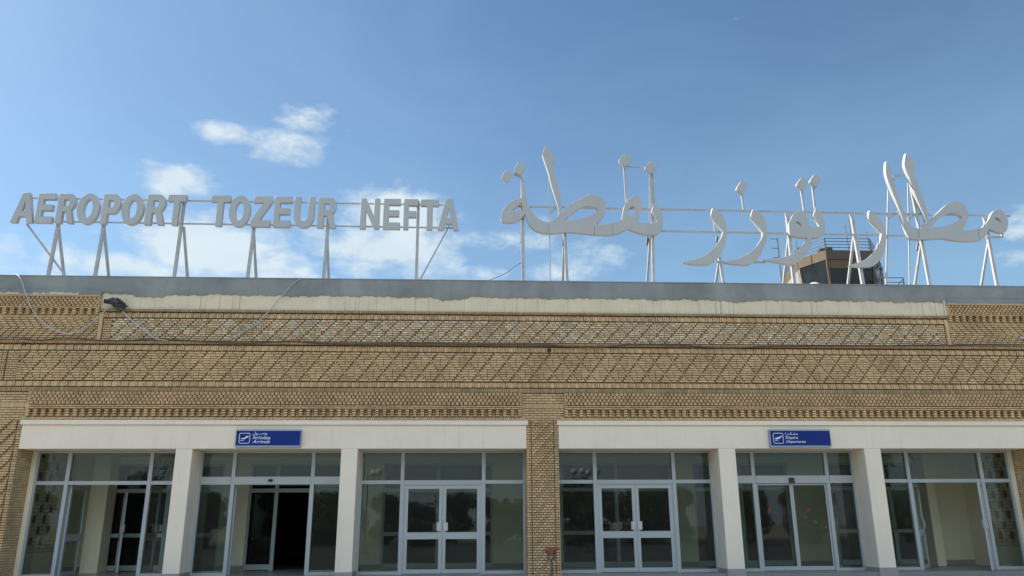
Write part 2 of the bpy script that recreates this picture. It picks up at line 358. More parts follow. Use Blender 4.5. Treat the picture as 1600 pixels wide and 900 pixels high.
def sawtooth(m_, x0, x1, zb, zt, rows=4, y=YB, per=.108, deep=.10, lean=.03):
    h = (zt-zb)/rows
    for r in range(rows):
        n = round((x1-x0)/per); p = (x1-x0)/n
        for i in range(n+(0 if r % 2 else -1)):
            c = x0+(i+.5)*p+(0 if r % 2 else p/2); yy = y-deep+lean*(rows-1-r)*0
            j = random.uniform(-.006, .006)
            w = p*.41; z0, z1 = zb+r*h+.004, zb+(r+1)*h-.004
            ring = [(c-w, .0, z0), (c-w, yy+.03, z0), (c-w*.45, yy+j, z0), (c+w*.45, yy+j, z0), (c+w, yy+.03, z0), (c+w, .0, z0)]
            b = len(m_.v); m_.v += ring+[(p_[0], p_[1], z1) for p_ in ring]; k = 6
            m_.f += [(b, b+1, b+2, b+3, b+4, b+5), (b+11, b+10, b+9, b+8, b+7, b+6)]+[(b+q, b+6+q, b+6+(q+1) % 6, b+(q+1) % 6) for q in range(6)]; m_.m += [0]*8
def dentils(m_, x0, x1, zb, zt, y=YB, per=.187, deep=.09):
    n = round((x1-x0-.09)/per); p = (x1-x0-.09)/n; h = (zt-zb)/3
    for i in range(n+1):
        a = x0+i*p
        for r in range(3): brick(m_, a, a+.092, zb+r*h, zb+(r+1)*h, y-deep+.02*(2-r)*.6, j=.005)
        if i < n:
            for r in range(3): brick(m_, a+.092, a+p, zb+r*h, zb+(r+1)*h, y+.010, j=.002)

# lower frieze and walls of plain brick
fr = MB(); frd = MB()
xf0 = WX(10, 560); xa = WX(46, 625); xb = WX(814.5, 625); xc = WX(881, 625); xd = X['f1']+WX(46, 625)-X['a0']-.35
xd = X['f1']+.1
# main diamond frieze with soldier bands
m1 = MB()
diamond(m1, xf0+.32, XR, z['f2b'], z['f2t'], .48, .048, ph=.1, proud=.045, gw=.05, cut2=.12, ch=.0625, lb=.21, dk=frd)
chevron(m1, XL, xf0-.10, z['f2b'], z['f2t'], .2, .1, proud=.0)
for a, b in ((z['f2b'], z['f2t']),): 
    for q in range(3): running(m1, xf0+.02, xf0+.30, a, b, y=.004-.0, Lb=.14) if q == 0 else None
    running(m1, xf0-.09, xf0, a, b, y=-.02, Lb=.09)
m1.build('diamond_frieze', M['brick'], T)
m1 = MB(); soldier(m1, XL, XR, z['b2b'], z['b2t']); m1.build('soldier_course', M['brick'], T); m1 = MB(); soldier(m1, XL, XR, z['b3b'], z['b3t']); m1.build('soldier_course', M['brick'], T)
m1 = MB(); rowlock(m1, XL, XR, z['r3b'], z['r3t'], -.015); m1.build('rowlock_course', M['brickd'], T)
# ledge over the frieze
m1 = MB(); rowlock(m1, XL, XR, z['r2b'], z['r2t'], -.075); m1.build('ledge_course', M['brickd'], T)
# upper bleached field between the two wings
xw0 = WX(155, 500); xw1 = WX(1480, 500)
m1 = MB(); m2 = MB()
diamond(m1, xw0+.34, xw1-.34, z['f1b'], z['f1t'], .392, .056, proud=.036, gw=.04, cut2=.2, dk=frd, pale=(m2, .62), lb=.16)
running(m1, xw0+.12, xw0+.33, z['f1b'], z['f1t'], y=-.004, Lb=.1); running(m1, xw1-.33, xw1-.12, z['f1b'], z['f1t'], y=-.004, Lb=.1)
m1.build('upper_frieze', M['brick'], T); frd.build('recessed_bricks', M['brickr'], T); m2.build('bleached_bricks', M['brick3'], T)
m1 = MB(); soldier(m1, xw0+.03, xw1-.03, z['b1b'], z['b1t'], y=-.004, per=.19); rowlock(m1, xw0, xw0+.1, z['f1b'], z['b1t'], -.02, .1); rowlock(m1, xw1-.1, xw1, z['f1b'], z['b1t'], -.02, .1)
m1.build('upper_soldier_course', M['brick'], T)
m1 = MB(); rowlock(m1, xw0, xw1, z['r1'], z['c_bot'], -.06, .045); m1.build('upper_ledge_course', M['brickd'], T)
# wings either side: corbelled cornice and chevron field
for (a, b) in ((XL, xw0), (xw1, XR)):
    m1 = MB(); m2 = MB(); m3 = MB()
    sawtooth(m1, a, b, z['wsb'], z['wst'], 4, deep=.11); m1.box(a, a+.05, -.085, .0201, z['wsb']+.003, z['wst']-.003); m1.box(b-.05, b, -.085, .0201, z['wsb']+.003, z['wst']-.003); m1.box(a, b, -.125, .02, z['wst'], z['wst']+.05)
    dentils(m2, a, b, z['wdb'], z['wdt'], deep=.10); m2.box(a, b, -.10, .02, z['wdt']+.002, z['wsb']-.004)
    rowlock(m3, a, b, z['wrb'], z['wdb']-.004, -.01)
    chevron(m3, a, b, z['f1b'], z['wrb'], .19, .05, zig=5)
    m1.build('wing_sawtooth_cornice', M['brick2'], T); m2.build('wing_dentil_course', M['brick'], T); m3.build('wing_chevron_frieze', M['brick'], T)
# cornices over the entrances
for (a, b) in ((xa, xb), (xc, xd)):
    m1 = MB(); m2 = MB(); m3 = MB()
    sawtooth(m1, a, b, z['sb'], z['st'], 4, deep=.12); m1.box(a, a+.05, -.085, .0201, z['sb']+.003, z['st']-.003); m1.box(b-.05, b, -.085, .0201, z['sb']+.003, z['st']-.003)
    running(m2, a, b, z['bb'], z['bt'], y=-.115, ch=.05); dentils(m2, a, b, z['db'], z['dt'], deep=.11)
    m2.box(a, b, -.10, .02, z['dt']+.002, z['bb']-.002)
    rowlock(m3, a-.10, b+.10, z['mt'], z['rt'], -.03, .05)
    m1.build('sawtooth_cornice', M['brick2'], T); m2.build('dentil_course', M['brick'], T); m3.build('lintel_rowlock_course', M['brick'], T)
# plain brick beside and between the cornices
m1 = MB()
for (a, b) in ((XL, xa), (xb, xc), (xd, XR)):
    zz0 = z['rt']; zh = z['bt']+.07; 
    running(m1, a, b, zh+.0, z['st'], ch=.057); running(m1, a, b, z['mt'] if a < -9 or b > 15 else z['mt'], zh-.13, ch=.057)
    rowlock(m1, a, b, zh-.13, zh, .0)
m1.build('plain_brickwork', M['brick'], T)
# brick pillars with relief
def brick_pillar(x0, x1, zb, zt, name, reveal=None):
    m_ = MB(); edge = .11
    running(m_, x0, x0+edge, zb, zt, y=-.005, ch=.0585, Lb=.14); running(m_, x1-edge, x1, zb, zt, y=-.005, ch=.0585, Lb=.14)
    n = round((zt-zb)/.0585); h = (zt-zb)/n; a, b = x0+edge+.012, x1-edge-.012; w = b-a
    for r in range(n):
        for i, u in enumerate(range(-1, int(w/.105)+2)):
            p = a+u*.105+(.0525 if r % 2 else 0); q = p+.105
            p, q = max(p, a), min(q, b)
            if q-p < .03: continue
            k = (u*2+(r % 2)-r) % 6
            brick(m_, p, q, zb+r*h, zb+(r+1)*h, .006 if k == 0 else (-.055 if k == 4 else -.035))
    if reveal:
        for (xx, sgn) in reveal:
            for r in range(n):
                y = .03-(.05 if r % 2 else 0)
                while y < GY-.05:
                    y2 = min(y+.2, GY-.03); y0 = max(y, .025)
                    if y2-y0 > .03:
                        if sgn > 0: m_.box(xx-.02, xx+random.uniform(-.003, .003), y0+.005, y2-.005, zb+r*h+.005, zb+(r+1)*h-.005)
                        else: m_.box(xx+random.uniform(-.003, .003), xx+.02, y0+.005, y2-.005, zb+r*h+.005, zb+(r+1)*h-.005)
                    y = y2 if y2 < GY-.03 else 99
    return m_.build(name, M['brick'], T)
brick_pillar(X['c1'], X['d0'], 0.0, z['mt']-.002, 'brick_pillar', [(X['c1'], -1), (X['d0'], 1)])
brick_pillar(XL, X['a0'], 0.0, z['mt']-.002, 'brick_pillar', [(X['a0'], 1)])
brick_pillar(X['f1'], XR, 0.0, z['mt']-.002, 'brick_pillar', [(X['f1'], -1)])

# --- parapet: cream plaster band and smeared grey cement cap
m1 = MB(); m1.box(xw0+.0, xw1-.0, -.012, .02, z['c_bot']+.002, z['cream']+.06)
m1.box(XL, WX(125, 460), -.085, .02, z['wst']+.052, z['wst']+.12); m1.box(xw1-.05, xw1+.06, -.05, -.013, z['c_bot']+.003, z['cream']+.04); m1.build('plaster_band', M['plaster'], T)
m1 = MB(); m1.box(XL, XR, -.05, .42, z['cream']+.06, z['top'])
ring = []; xx = XL; rr = random.Random(3); ph = 0; low = 0
pts = []
while xx < XR:
    t = xx
    n_ = .010*math.sin(t*1.9+1)+.010*math.sin(t*4.7+.5)+.012*math.sin(t*11.3)+.010*math.sin(t*29)+rr.uniform(-.016, .016)*(1 if math.sin(t*2.3) > 0 else .35)
    if math.sin(t*.83+2.0) > .90: n_ -= .07*(math.sin(t*.83+2.0)-.90)/.10
    pts.append((t, z['cream']+n_-.01)); xx += rr.uniform(.012, .045)
for i in range(len(pts)-1):
    (a, za), (b, zb_) = pts[i], pts[i+1]
    if b > xw1: za = zb_ = z['wst']+.052
    elif a < xw0: 
        za, zb_ = za-z['cream']+z['wst']+.115, zb_-z['cream']+z['wst']+.115
        if a > WX(125, 460): za = zb_ = z['wst']+.052
    y0 = -.038 if xw0 < a < xw1 else -.09
    m1.quadbox([(a, y0, za), (b, y0, zb_), (b, .0, zb_), (a, .0, za), (a, -.0501 if y0 > -.06 else -.09, z['cream']+.06), (b, -.0501 if y0 > -.06 else -.09, z['cream']+.06), (b, .0, z['cream']+.06), (a, .0, z['cream']+.06)])
m1.build('parapet', M['conc'], T, fix=True)
m1 = MB(); m1.box(XL, XR, -.062, .43, z['top']+.001, z['top']+.028); m1.build('parapet_coping', M['conc'], T)

# --- white lintel beams, mouldings and plastered pillars
for (a, b) in ((X['a0'], X['c1']), (X['d0'], X['f1'])):
    m1 = MB(); m1.box(a+.004, b-.004, -.010, GY+.12, z['beam'], z['mb']-.001); m1.build('lintel', M['white'], T, bevel=.006)
    m1 = MB(); m1.box(a-.03, b+.03, -.065, .019, z['mb'], z['mt']-.003); m1.build('moulding', M['white'], T, bevel=.008)
for (a, b) in ((X['p1a'], X['p1b']), (X['p2a'], X['p2b']), (X['p3a'], X['p3b']), (X['p4a'], X['p4b'])):
    m1 = MB(); m1.box(a, b, -.009, GY+.12, 0, z['beam']-.001); o = m1.build('pillar', M['white'], T, bevel=.008)
    m1 = MB(); m1.box(a-.02, b+.02, -.030, GY+.10, 0, ZT+.10); m1.build('plinth', M['plinth'], o)

# --- vestibule shell
HZ = z['beam']+.05
m1 = MB(); m1.box(XL+.4, XR-.4, 0.0, RY-1, 0.0, ZT); m1.build('floor', M['floor'], T)
m1 = MB(); m1.box(XL+.4, XR-.4, GY+.13, IY-.001, HZ, HZ+.1); m1.build('ceiling', M['cream'], T)
IN = [(172, 345), (386, 545), (597, 770), (877, 1052), (1086, 1236), (1299, 1438)]
ins = [(WX(a, 800, IY), WX(b, 800, IY)) for a, b in IN]
zi_top = WZ(724, IY)
m1 = MB(); prev = XL+.4
for (a, b) in ins: m1.box(prev, a, IY, IY+.3, ZT+.14, HZ+.1); prev = b
m1.box(prev, XR-.4, IY, IY+.3, ZT+.14, HZ+.1); 
for (a, b) in ins: m1.box(a, b, IY, IY+.3, zi_top, HZ+.1)
m1.build('vestibule_wall', M['cream'], T)
m1 = MB(); prev = XL+.4
for (a, b) in ins+[(XR-.4, 0)]: m1 = MB(); m1.box(prev, a, IY-.015, IY+.3, ZT, ZT+.139); prev = b; m1.build('skirting', M['plinth'], T)
# pilaster of the vestibule seen through the first entrance
m1 = MB(); a = WX(138, 800, IY-.5); m1.box(a, a+.45, IY-.55, IY-.001, ZT, HZ-.001); m1.build('pilaster', M['cream'], T); m1 = MB(); a = WX(1452, 800, IY-.4); m1.box(a, a+.25, IY-.45, IY-.001, ZT, HZ-.001); m1.build('pilaster', M['cream'], T)
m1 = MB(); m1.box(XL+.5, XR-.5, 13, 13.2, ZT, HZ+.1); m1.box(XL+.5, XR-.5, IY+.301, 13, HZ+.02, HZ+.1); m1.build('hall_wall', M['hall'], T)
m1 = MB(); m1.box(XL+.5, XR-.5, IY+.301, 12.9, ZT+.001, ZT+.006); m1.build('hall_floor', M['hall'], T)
# side walls of the vestibule with openwork brick screens
for side, (xe, sg) in enumerate(((X['a0']+.03, 1), (X['f1']-.03, -1))):
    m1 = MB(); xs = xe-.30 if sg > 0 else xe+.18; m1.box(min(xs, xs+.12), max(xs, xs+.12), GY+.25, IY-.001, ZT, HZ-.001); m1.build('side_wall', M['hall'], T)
    m1 = MB(); zb = ZT+.55; n = int((HZ-zb)/.085); h = (HZ-zb)/n
    ys = GY+.26; ye = GY+1.55
    for r in range(n):
        k = int((ye-ys)/.07)
        for i in range(k+1):
            y0 = ys+i*.07; y1 = min(y0+.07, ye)
            if y1 <= y0+.01: continue
            u = ((y0+y1)/2-ys)/.50; v = (r+.5)/6.0
            du = abs((u % 1.0)-.5); dv = abs((v % 1.0)-.5); du2 = min(u % 1, 1-u % 1); dv2 = min(v % 1, 1-v % 1)
            hole = (du+dv < .30) or (du2+dv2 < .30)
            if hole and 0 < r < n-1: continue
            a, b = (xe-.03, xe) if sg > 0 else (xe, xe+.03)
            m1.box(a, b, y0+(.004 if (i+r) % 2 else 0), y1-(0 if (i+r) % 2 else .004), zb+r*h+.005, zb+(r+1)*h-.005)
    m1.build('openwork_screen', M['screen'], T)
    a, b = (xe-.10, xe) if sg > 0 else (xe, xe+.10)
    if sg < 0: m1 = MB(); m1.box(a, b, ye+.02, IY-.002, zb-.01, HZ-.002); m1.build('end_wall', M['cream'], T)
    m1 = MB(); y = ye+.02
    for r in range(n if sg > 0 else 0):
        yy = ye+.01-(.1 if r % 2 else 0)
        while yy < IY-.05:
            m1.box(a, b, max(yy, ye+.01)+.004, min(yy+.2, IY)-.004, zb+r*h+.005, zb+(r+1)*h-.005); yy += .2
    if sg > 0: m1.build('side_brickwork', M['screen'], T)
    m1 = MB(); m1.box(a, b, GY+.25, IY-.002, ZT, zb-.01); m1.build('dado', M['cream'], T)

# --- glazing
ztr0, ztr1 = WZ(755.6, GY), WZ(750, GY); zhead = z['beam']-.001
def pane(x0, x1, z0, z1, y, parent, m=None):
    q = MB(); q.box(x0, x1, y, y+.008, z0, z1); return q.build('pane', m or M['glass'], parent)
def rz(x, y, deg): return Matrix.Translation((x, y, 0)) @ Matrix.Rotation(R(deg), 4, 'Z')
def leaf(hx, hy, w, deg, z0, z1, flip=1, rail=True, handle=True, st=.085, am=None, label=None, stickers=()):
    """door leaf hinged at (hx, hy): closed it runs along +x (flip=1) or -x (flip=-1)"""
    Mx = rz(hx, hy, deg); q = MB(); am = am or M['alu']
    def bx(a, b, y0, y1, c, d, qq):
        if flip < 0: a, b = -b, -a
        qq.rbox(a, b, y0, y1, c, d, Mx)
    bx(0, st, -.025, .025, z0, z1, q); bx(w-st, w, -.025, .025, z0, z1, q); bx(st, w-st, -.025, .025, z1-st, z1, q); bx(st, w-st, -.025, .025, z0, z0+.10, q)
    zr = WZ(841.5, GY); zr1 = WZ(831, GY)
    if rail: bx(st, w-st, -.024, .024, zr, zr1, q)
    d = q.build('door', am, T, label=label)
    if rail:
        g = MB(); bx(st, w-st, -.004, .004, z0+.10, zr, g); g.build('pane', M['glass'], d); g = MB(); bx(st, w-st, -.004, .004, zr1, z1-st, g); g.build('pane', M['glass'], d)
    else: g = MB(); bx(st, w-st, -.004, .004, z0+.10, z1-st, g); g.build('pane', M['glass'], d)
    if handle:
        for sy in (-1, 1):
            g = MB(); zc = WZ(822, GY); bx(w-.135, w-.02, sy*.045-.008, sy*.045+.008, zc-.10, zc+.10, g); bx(w-.06, w-.04, min(0, sy*.045), max(0, sy*.045), zc-.03, zc+.03, g); g.build('handle', M['letter'], d)
    for (u, zz) in stickers:
        g = MB(); ring = []
        for k in range(16):
            a = 2*math.pi*k/16; ring.append((u+.05*math.cos(a), -.0065, zz+.05*math.sin(a)))
        ring = [tuple(Mx @ Vector(p)) for p in ring]; g.prism(ring, (0, .002, 0)); g.build('sticker', M['red'], d)
    return d
BAYS = [('A', X['a0'], X['p1a'], 107.5, 236, 'open'), ('B', X['p1b'], X['p2a'], 366, 489.6, 'slide_open'), ('C', X['p2b'], X['c1'], 629.4, 755.7, 'closed'),
        ('D', X['d0'], X['p3a'], 929, 1052, 'closed'), ('E', X['p3b'], X['p4a'], 1176, 1291, 'slide'), ('F', X['p4b'], X['f1'], 1418, 1532, 'open2')]
for (nm, x0, x1, ma, mc, kind) in BAYS:
    ma, mc = WX(ma, 730, GY), WX(mc, 730, GY); q = MB(); y0, y1 = GY, GY+.10; f = .055
    slide = kind.startswith('slide'); t0, t1 = (WZ(756, GY), WZ(744, GY)) if slide else (ztr0, ztr1)
    if nm == 'A': x0 += .12
    if nm == 'F': x1 -= .12
    q.box(x0, x0+f, y0, y1, ZT, zhead); q.box(x1-f, x1, y0, y1, ZT, zhead)
    for m_ in (ma, mc): q.box(m_-.045, m_+.045, y0-.012, y1+.012, ZT, zhead)
    for (a, b) in ((x0+f, ma-.045), (ma+.045, mc-.045), (mc+.045, x1-f)):
        q.box(a, b, y0+.004, y1-.004, zhead-.045, zhead-.001); q.box(a, b, y0-(.03 if slide else -.003), y1-.003, t0, t1)
    for (a, b) in ((x0+f, ma-.045), (mc+.045, x1-f)): q.box(a, b, y0+.005, y1-.005, ZT, ZT+.07)
    fo = q.build('entrance_glazing', M['alu'], T)
    if nm in 'AF':
        q = MB(); a, b = (x0-.12, x0-.002) if nm == 'A' else (x1+.002, x1+.12); q.box(a, b, GY-.02, GY+.13, ZT, zhead-.001); q.build('door_jamb', M['cream'], T)
    for (a, b) in ((x0+f, ma-.045), (ma+.045, mc-.045), (mc+.045, x1-f)): pane(a, b, t1, zhead-.045, GY+.045, fo)
    for (a, b) in ((x0+f, ma-.045), (mc+.045, x1-f)): pane(a, b, ZT+.07, t0, GY+.045, fo)
    a, b = ma+.045, mc-.045; zd0, zd1 = ZT+.012, t0-.006
    if kind == 'closed':
        q = MB(); q.box(a, a+.03, GY+.01, GY+.09, ZT, t0); q.box(b-.03, b, GY+.01, GY+.09, ZT, t0); q.box(a+.03, b-.03, GY+.011, GY+.089, t0-.03, t0-.001); q.build('door_frame', M['alu'], fo)
        w = (b-a-.06)/2-.003
        leaf(a+.03, GY+.05, w, 0, zd0, zd1-.03, 1); leaf(b-.03, GY+.05, w, 0, zd0, zd1-.03, -1)
    elif kind == 'open':
        w = (b-a)/2-.01
        leaf(a+.03, GY+.12, w, 92, zd0, zd1, 1, am=M['alud'], label='glass door leaf standing open'); leaf(b-.03, GY+.12, w, -90, zd0, zd1, -1, label='glass door leaf standing open')
    elif kind == 'open2':
        w = (b-a)/2-.01
        leaf(a+.05, GY+.10, w, 52, zd0, zd1, 1, label='glass door leaf standing open'); leaf(b-.04, GY-.01, w, 54, zd0, zd1, -1, label='glass door leaf standing open')
    elif kind == 'slide':
        w = (b-a)/2-.004
        leaf(a+.002, GY+.05, w, 0, zd0, zd1, 1, rail=False, handle=False, st=.045, stickers=[(w-.62, WZ(799, GY))], label='sliding glass door leaf with a red dot sticker')
        leaf(b-.002, GY+.05, w, 0, zd0, zd1, -1, rail=False, handle=False, st=.045, stickers=[(-w+.40, WZ(799, GY)), (-w+.30, WZ(811, GY))], label='sliding glass door leaf with two red dot stickers')
        q = MB(); c = (a+b)/2; q.box(c-.06, c+.06, GY-.10, GY-.031, t0+.0, t0+.13); q.build('door_sensor', M['black'], fo)
    else:
        w = (b-a)/2
        leaf(a-w*.96, GY+.14, w, 0, zd0, zd1, 1, rail=False, handle=False, st=.045, label='sliding glass door leaf pushed open'); leaf(b+w*.96, GY+.14, w, 0, zd0, zd1, -1, rail=False, handle=False, st=.045, label='sliding glass door leaf pushed open')
        q = MB(); c = (a+b)/2; q.lathe((c-.05, GY-.045, t0+.10), [(.0, .03), (.05, .025), (.065, 0), (.05, -.025), (0, -.03)], 14); q.build('door_sensor', M['black'], fo)
# leaves of the inner doors left ajar, turned towards the forecourt
for px_ in (187, 1311, 1402):
    hx = WX(px_, 822, IY-.1); leaf(hx, IY-.02, .85, math.degrees(math.atan2(EYE.y-IY, EYE.x-hx))+(3 if hx < 0 else -3), ZT+.012, WZ(768, IY)-.01, 1, label='inner door leaf left ajar')
# inner glazing of the hall
zih0, zih1 = WZ(768, IY), WZ(762, IY)
for i, (a, b) in enumerate(ins):
    q = MB(); f = .06; y0, y1 = IY+.06, IY+.14
    q.box(a, a+f, y0, y1, ZT, zi_top-.002); q.box(b-f, b, y0, y1, ZT, zi_top-.002); q.box(a+f, b-f, y0, y1, zi_top-.06, zi_top-.003); q.box(a+f, b-f, y0-.01, y1, zih0, zih1); 
    c = (a+b)/2 if i != 1 else a+(b-a)*.27
    q.box(c-.05, c+.05, y0-.008, y1+.002, ZT, zi_top-.06)
    q.box(a+f, b-f, y0+.002, y1-.002, ZT+.02, ZT+.16) if i not in (0, 1) else q.box(a+f, c-.05, y0+.002, y1-.002, ZT+.02, ZT+.16)
    if i in (0, 2, 3, 5):
        for xx in (a+f, c+.05): q.box(xx, xx+(c-.05-a-f), y0+.004, y1-.004, WZ(836, IY), WZ(830, IY))
        for xx in (c-.13, c+.02): q.box(xx, xx+.1, y0-.04, y0-.009, WZ(822, IY)-.09, WZ(822, IY)+.09)
    fo = q.build('inner_glazing', M['alud'], T)
    pane(a+f, c-.05, ZT+.16, zih0, IY+.10, fo, M['glass2']); pane(a+f, b-f, zih1, zi_top-.06, IY+.10, fo, M['glass2'])
    if i not in (1,): pane(c+.05, b-f, ZT+.16, zih0, IY+.10, fo, M['glass2'])

# ------------------------------------------------------------------ shapes cut from sheet (letters)
def catmull(pts):
    """closed outline; points flagged 'c' are corners, the rest are smoothed through"""
    n = len(pts); out = []
    P = [Vector((p[0], p[1])) for p in pts]; C = [len(p) > 2 for p in pts]
    for i in range(n):
        p1, p2 = P[i], P[(i+1) % n]
        p0 = P[i-1] if not C[i] else p1-(p2-p1)*.6; p3 = P[(i+2) % n] if not C[(i+1) % n] else p2+(p2-p1)*.6
        k = 5 if (p2-p1).length > 2 else 3
        for s in range(k):
            t = s/k; t2, t3 = t*t, t*t*t
            out.append(.5*((2*p1)+(p2-p0)*t+(2*p0-5*p1+4*p2-p3)*t2+(3*p1-p0-3*p2+p3)*t3))
    return out
def cut_sheet(name, loops, y0, y1, mt, parent, label=None, bevel=.003):
    """loops: lists of (x, z) world points, first the outline then the holes"""
    cu = bpy.data.curves.new('tmp', 'CURVE'); cu.dimensions = '2D'; cu.fill_mode = 'BOTH'
    cu.extrude = (y1-y0)/2-bevel; cu.bevel_depth = bevel; cu.bevel_resolution = 0; cu.offset = -bevel
    for lp in loops:
        sp = cu.splines.new('POLY'); sp.points.add(len(lp)-1); sp.use_cyclic_u = True
        for i, p in enumerate(lp): sp.points[i].co = (p[0], p[1], 0, 1)
    ob = bpy.data.objects.new('tmp', cu); COL.objects.link(ob)
    dg = bpy.context.evaluated_depsgraph_get(); me = bpy.data.meshes.new_from_object(ob.evaluated_get(dg)); bpy.data.objects.remove(ob); bpy.data.curves.remove(cu)
    me.name = name; me.transform(Matrix.Translation((0, (y0+y1)/2, 0)) @ Matrix.Rotation(R(90), 4, 'X')); me.materials.clear()
    return link_mesh(name, me, mt, parent, None, label)
def arc(cx, cy, rx, ry, a0, a1, n=12): return [(cx+rx*math.cos(R(a0+(a1-a0)*i/n)), cy+ry*math.sin(R(a0+(a1-a0)*i/n))) for i in range(n+1)]
GL = {  # heavy grotesque capitals in a 1 x 1 box
 'A': [[(0, 0), (.36, 1), (.68, 1), (1, 0), (.74, 0), (.67, .2), (.34, .2), (.28, 0)], [(.41, .38), (.61, .38), (.52, .74)]],
 'E': [[(0, 0), (0, 1), (1, 1), (1, .80), (.32, .80), (.32, .62), (.93, .62), (.93, .42), (.32, .42), (.32, .21), (1, .21), (1, 0)]],
 'F': [[(0, 0), (0, 1), (1, 1), (1, .79), (.34, .79), (.34, .60), (.88, .60), (.88, .40), (.34, .40), (.34, 0)]],
 'T': [[(.35, 0), (.35, .79), (0, .79), (0, 1), (1, 1), (1, .79), (.66, .79), (.66, 0)]],
 'Z': [[(0, 0), (0, .19), (.60, .79), (.08, .79), (.08, 1), (1, 1), (1, .80), (.41, .21), (.98, .21), (.98, 0)]],
 'N': [[(0, 0), (0, 1), (.27, 1), (.72, .42), (.72, 1), (1, 1), (1, 0), (.74, 0), (.28, .59), (.28, 0)]],
 'U': [[(0, 1), (0, .36)]+arc(.5, .36, .5, .38, 180, 360)[1:]+[(1, 1), (.71, 1), (.71, .37)]+arc(.5, .37, .21, .17, 360, 180)[1:]+[(.29, 1)]],
 'O': [arc(.5, .5, .5, .52, 0, 360, 32)[:-1], arc(.5, .5, .20, .31, 0, 360, 28)[:-1]],
 'P': [[(0, 0), (0, 1), (.58, 1)]+arc(.62, .67, .38, .33, 90, -90)+[(.34, .34), (.34, 0)], [(.34, .54), (.34, .79), (.52, .79)]+arc(.54, .665, .12, .125, 90, -90, 6)+[(.5, .54)]],
 'R': [[(0, 0), (0, 1), (.60, 1)]+arc(.62, .715, .35, .285, 90, -62)+[(1, 0), (.68, 0), (.50, .39), (.33, .39), (.33, 0)], [(.33, .58), (.33, .80), (.52, .80)]+arc(.54, .69, .10, .11, 90, -90, 6)+[(.5, .58)]],
}
LY0, LY1 = .14, .27; PY = .31
LAT = thing('rooftop_sign', (WX(360, 437, PY), PY, z['top']+.029), 'grey white roof sign in Latin capitals reading AEROPORT TOZEUR NEFTA', 'roof sign')
LT = [('A', 15, 50, 34, 46, 347.3, 301), ('E', 54.5, 80.5, 60, 87, 347.8, 302), ('R', 85.5, 116, 92.5, 118, 348.3, 302.3), ('O', 120, 155, 120, 155, 349, 302.7), ('P', 155.7, 184, 162.5, 189.5, 349.4, 303),
 ('O', 189.5, 224, 189.5, 224, 350, 303.6), ('R', 225, 256.5, 230.5, 260, 350.8, 303.6), ('T', 259, 286, 262, 292, 351.4, 304.2), ('T', 327, 356, 329.5, 360, 352.7, 305.2), ('O', 357.5, 391, 357.5, 391, 353.3, 306),
 ('Z', 391, 422.5, 395, 425, 353.8, 306.8), ('E', 426.3, 452.8, 430.5, 456, 354.4, 307.2), ('U', 459, 490, 460, 491.5, 354.9, 307.7), ('R', 495, 525.5, 498, 526, 355.6, 308.2), ('N', 561.3, 592, 565.3, 594, 357.0, 310),
 ('E', 598, 624.7, 600, 626, 357.4, 310.5), ('F', 629.5, 651, 632, 654.5, 358, 311), ('T', 656, 684.5, 658, 687, 358.6, 311.6), ('A', 684, 717, 695.5, 706, 359.1, 311.3)]
for (ch, bl, br, tl, tr, yb, yt) in LT:
    if ch == 'A': xl, xr = WX(bl, yb, LY0), WX(br, yb, LY0); 
    else: xl = (WX(bl, yb, LY0)+WX(tl, yt, LY0))/2; xr = (WX(br, yb, LY0)+WX(tr, yt, LY0))/2
    if ch == 'O': xl, xr = WX(bl, (yb+yt)/2, LY0), WX(br, (yb+yt)/2, LY0)
    z0, z1 = W((bl+br)/2, yb, LY0).z, W((tl+tr)/2, yt, LY0).z
    if ch == 'A' and bl < 100: sh = 0
    cut_sheet('letter', [[(xl+(xr-xl)*p[0], z0+(z1-z0)*p[1]) for p in lp] for lp in GL[ch]], LY0, LY1, M['letter'], LAT, 'capital letter '+ch)
zt = z['top']+.03
def P(px, py, Y=PY): return W(px, py, Y)
def foot(px, Y=PY):  # point on the parapet top under a photo column
    x = WX(px, 440, Y); return Vector((x, Y, zt))
def rail(parent, a, b, w=.05, m='steel', nm='rail', Y=PY):
    q = MB(); q.bar(W(a[0], a[1], Y), W(b[0], b[1], Y), w); return q.build(nm, M[m], parent)
def post(parent, top, fx, w=.075, rear=None, foot_y=None, nm='post', m='steel', Y=PY):
    q = MB(); t = W(top[0], top[1], Y); f = Vector((t.x if fx is None else W(fx, foot_y or 440, Y).x, Y, zt)); q.bar(t, f, w); o = q.build(nm, M[m], parent)
    q = MB(); q.box(f.x-.07, f.x+.07, Y-.07, Y+.07, zt-.001, zt+.015); q.bar(f+Vector((.03, 0, .12)), f+Vector((.16, 0, .01)), .03); q.build('foot_plate', M[m], o)
    return o
def brace(parent, top, back=1.0, w=.06, dx=0, Y=PY, m='steel'):
    t = W(top[0], top[1], Y+.04); q = MB(); q.bar(t, (t.x+dx, Y+back, ROOFZ), w); return q.build('brace', M[m], parent)
rail(LAT, (42, 309.5), (703, 320.5), .035); rail(LAT, (42, 345.5), (714, 356.5), .035)
for (ax, ay, fx) in ((90, 350, 74.5), (161, 351, 148), (288, 306, 272), (396, 352, 386.5), (513, 330, 505.5), (652.5, 314, 650.5)):
    post(LAT, (ax+1.5, ay), fx, .075, foot_y=434); 
for (ax, ay) in ((91, 352), (162, 353), (287, 354), (396, 356), (511, 357)): brace(LAT, (ax, ay), 1.28)
q = MB(); q.bar(W(42, 350, PY+.05), W(103, 432, PY+.05), .045); q.build('brace', M['steel'], LAT)
q = MB(); q.bar(W(702, 353, PY+.05), W(656, 438, PY+.05), .035); q.build('brace', M['steel'], LAT)

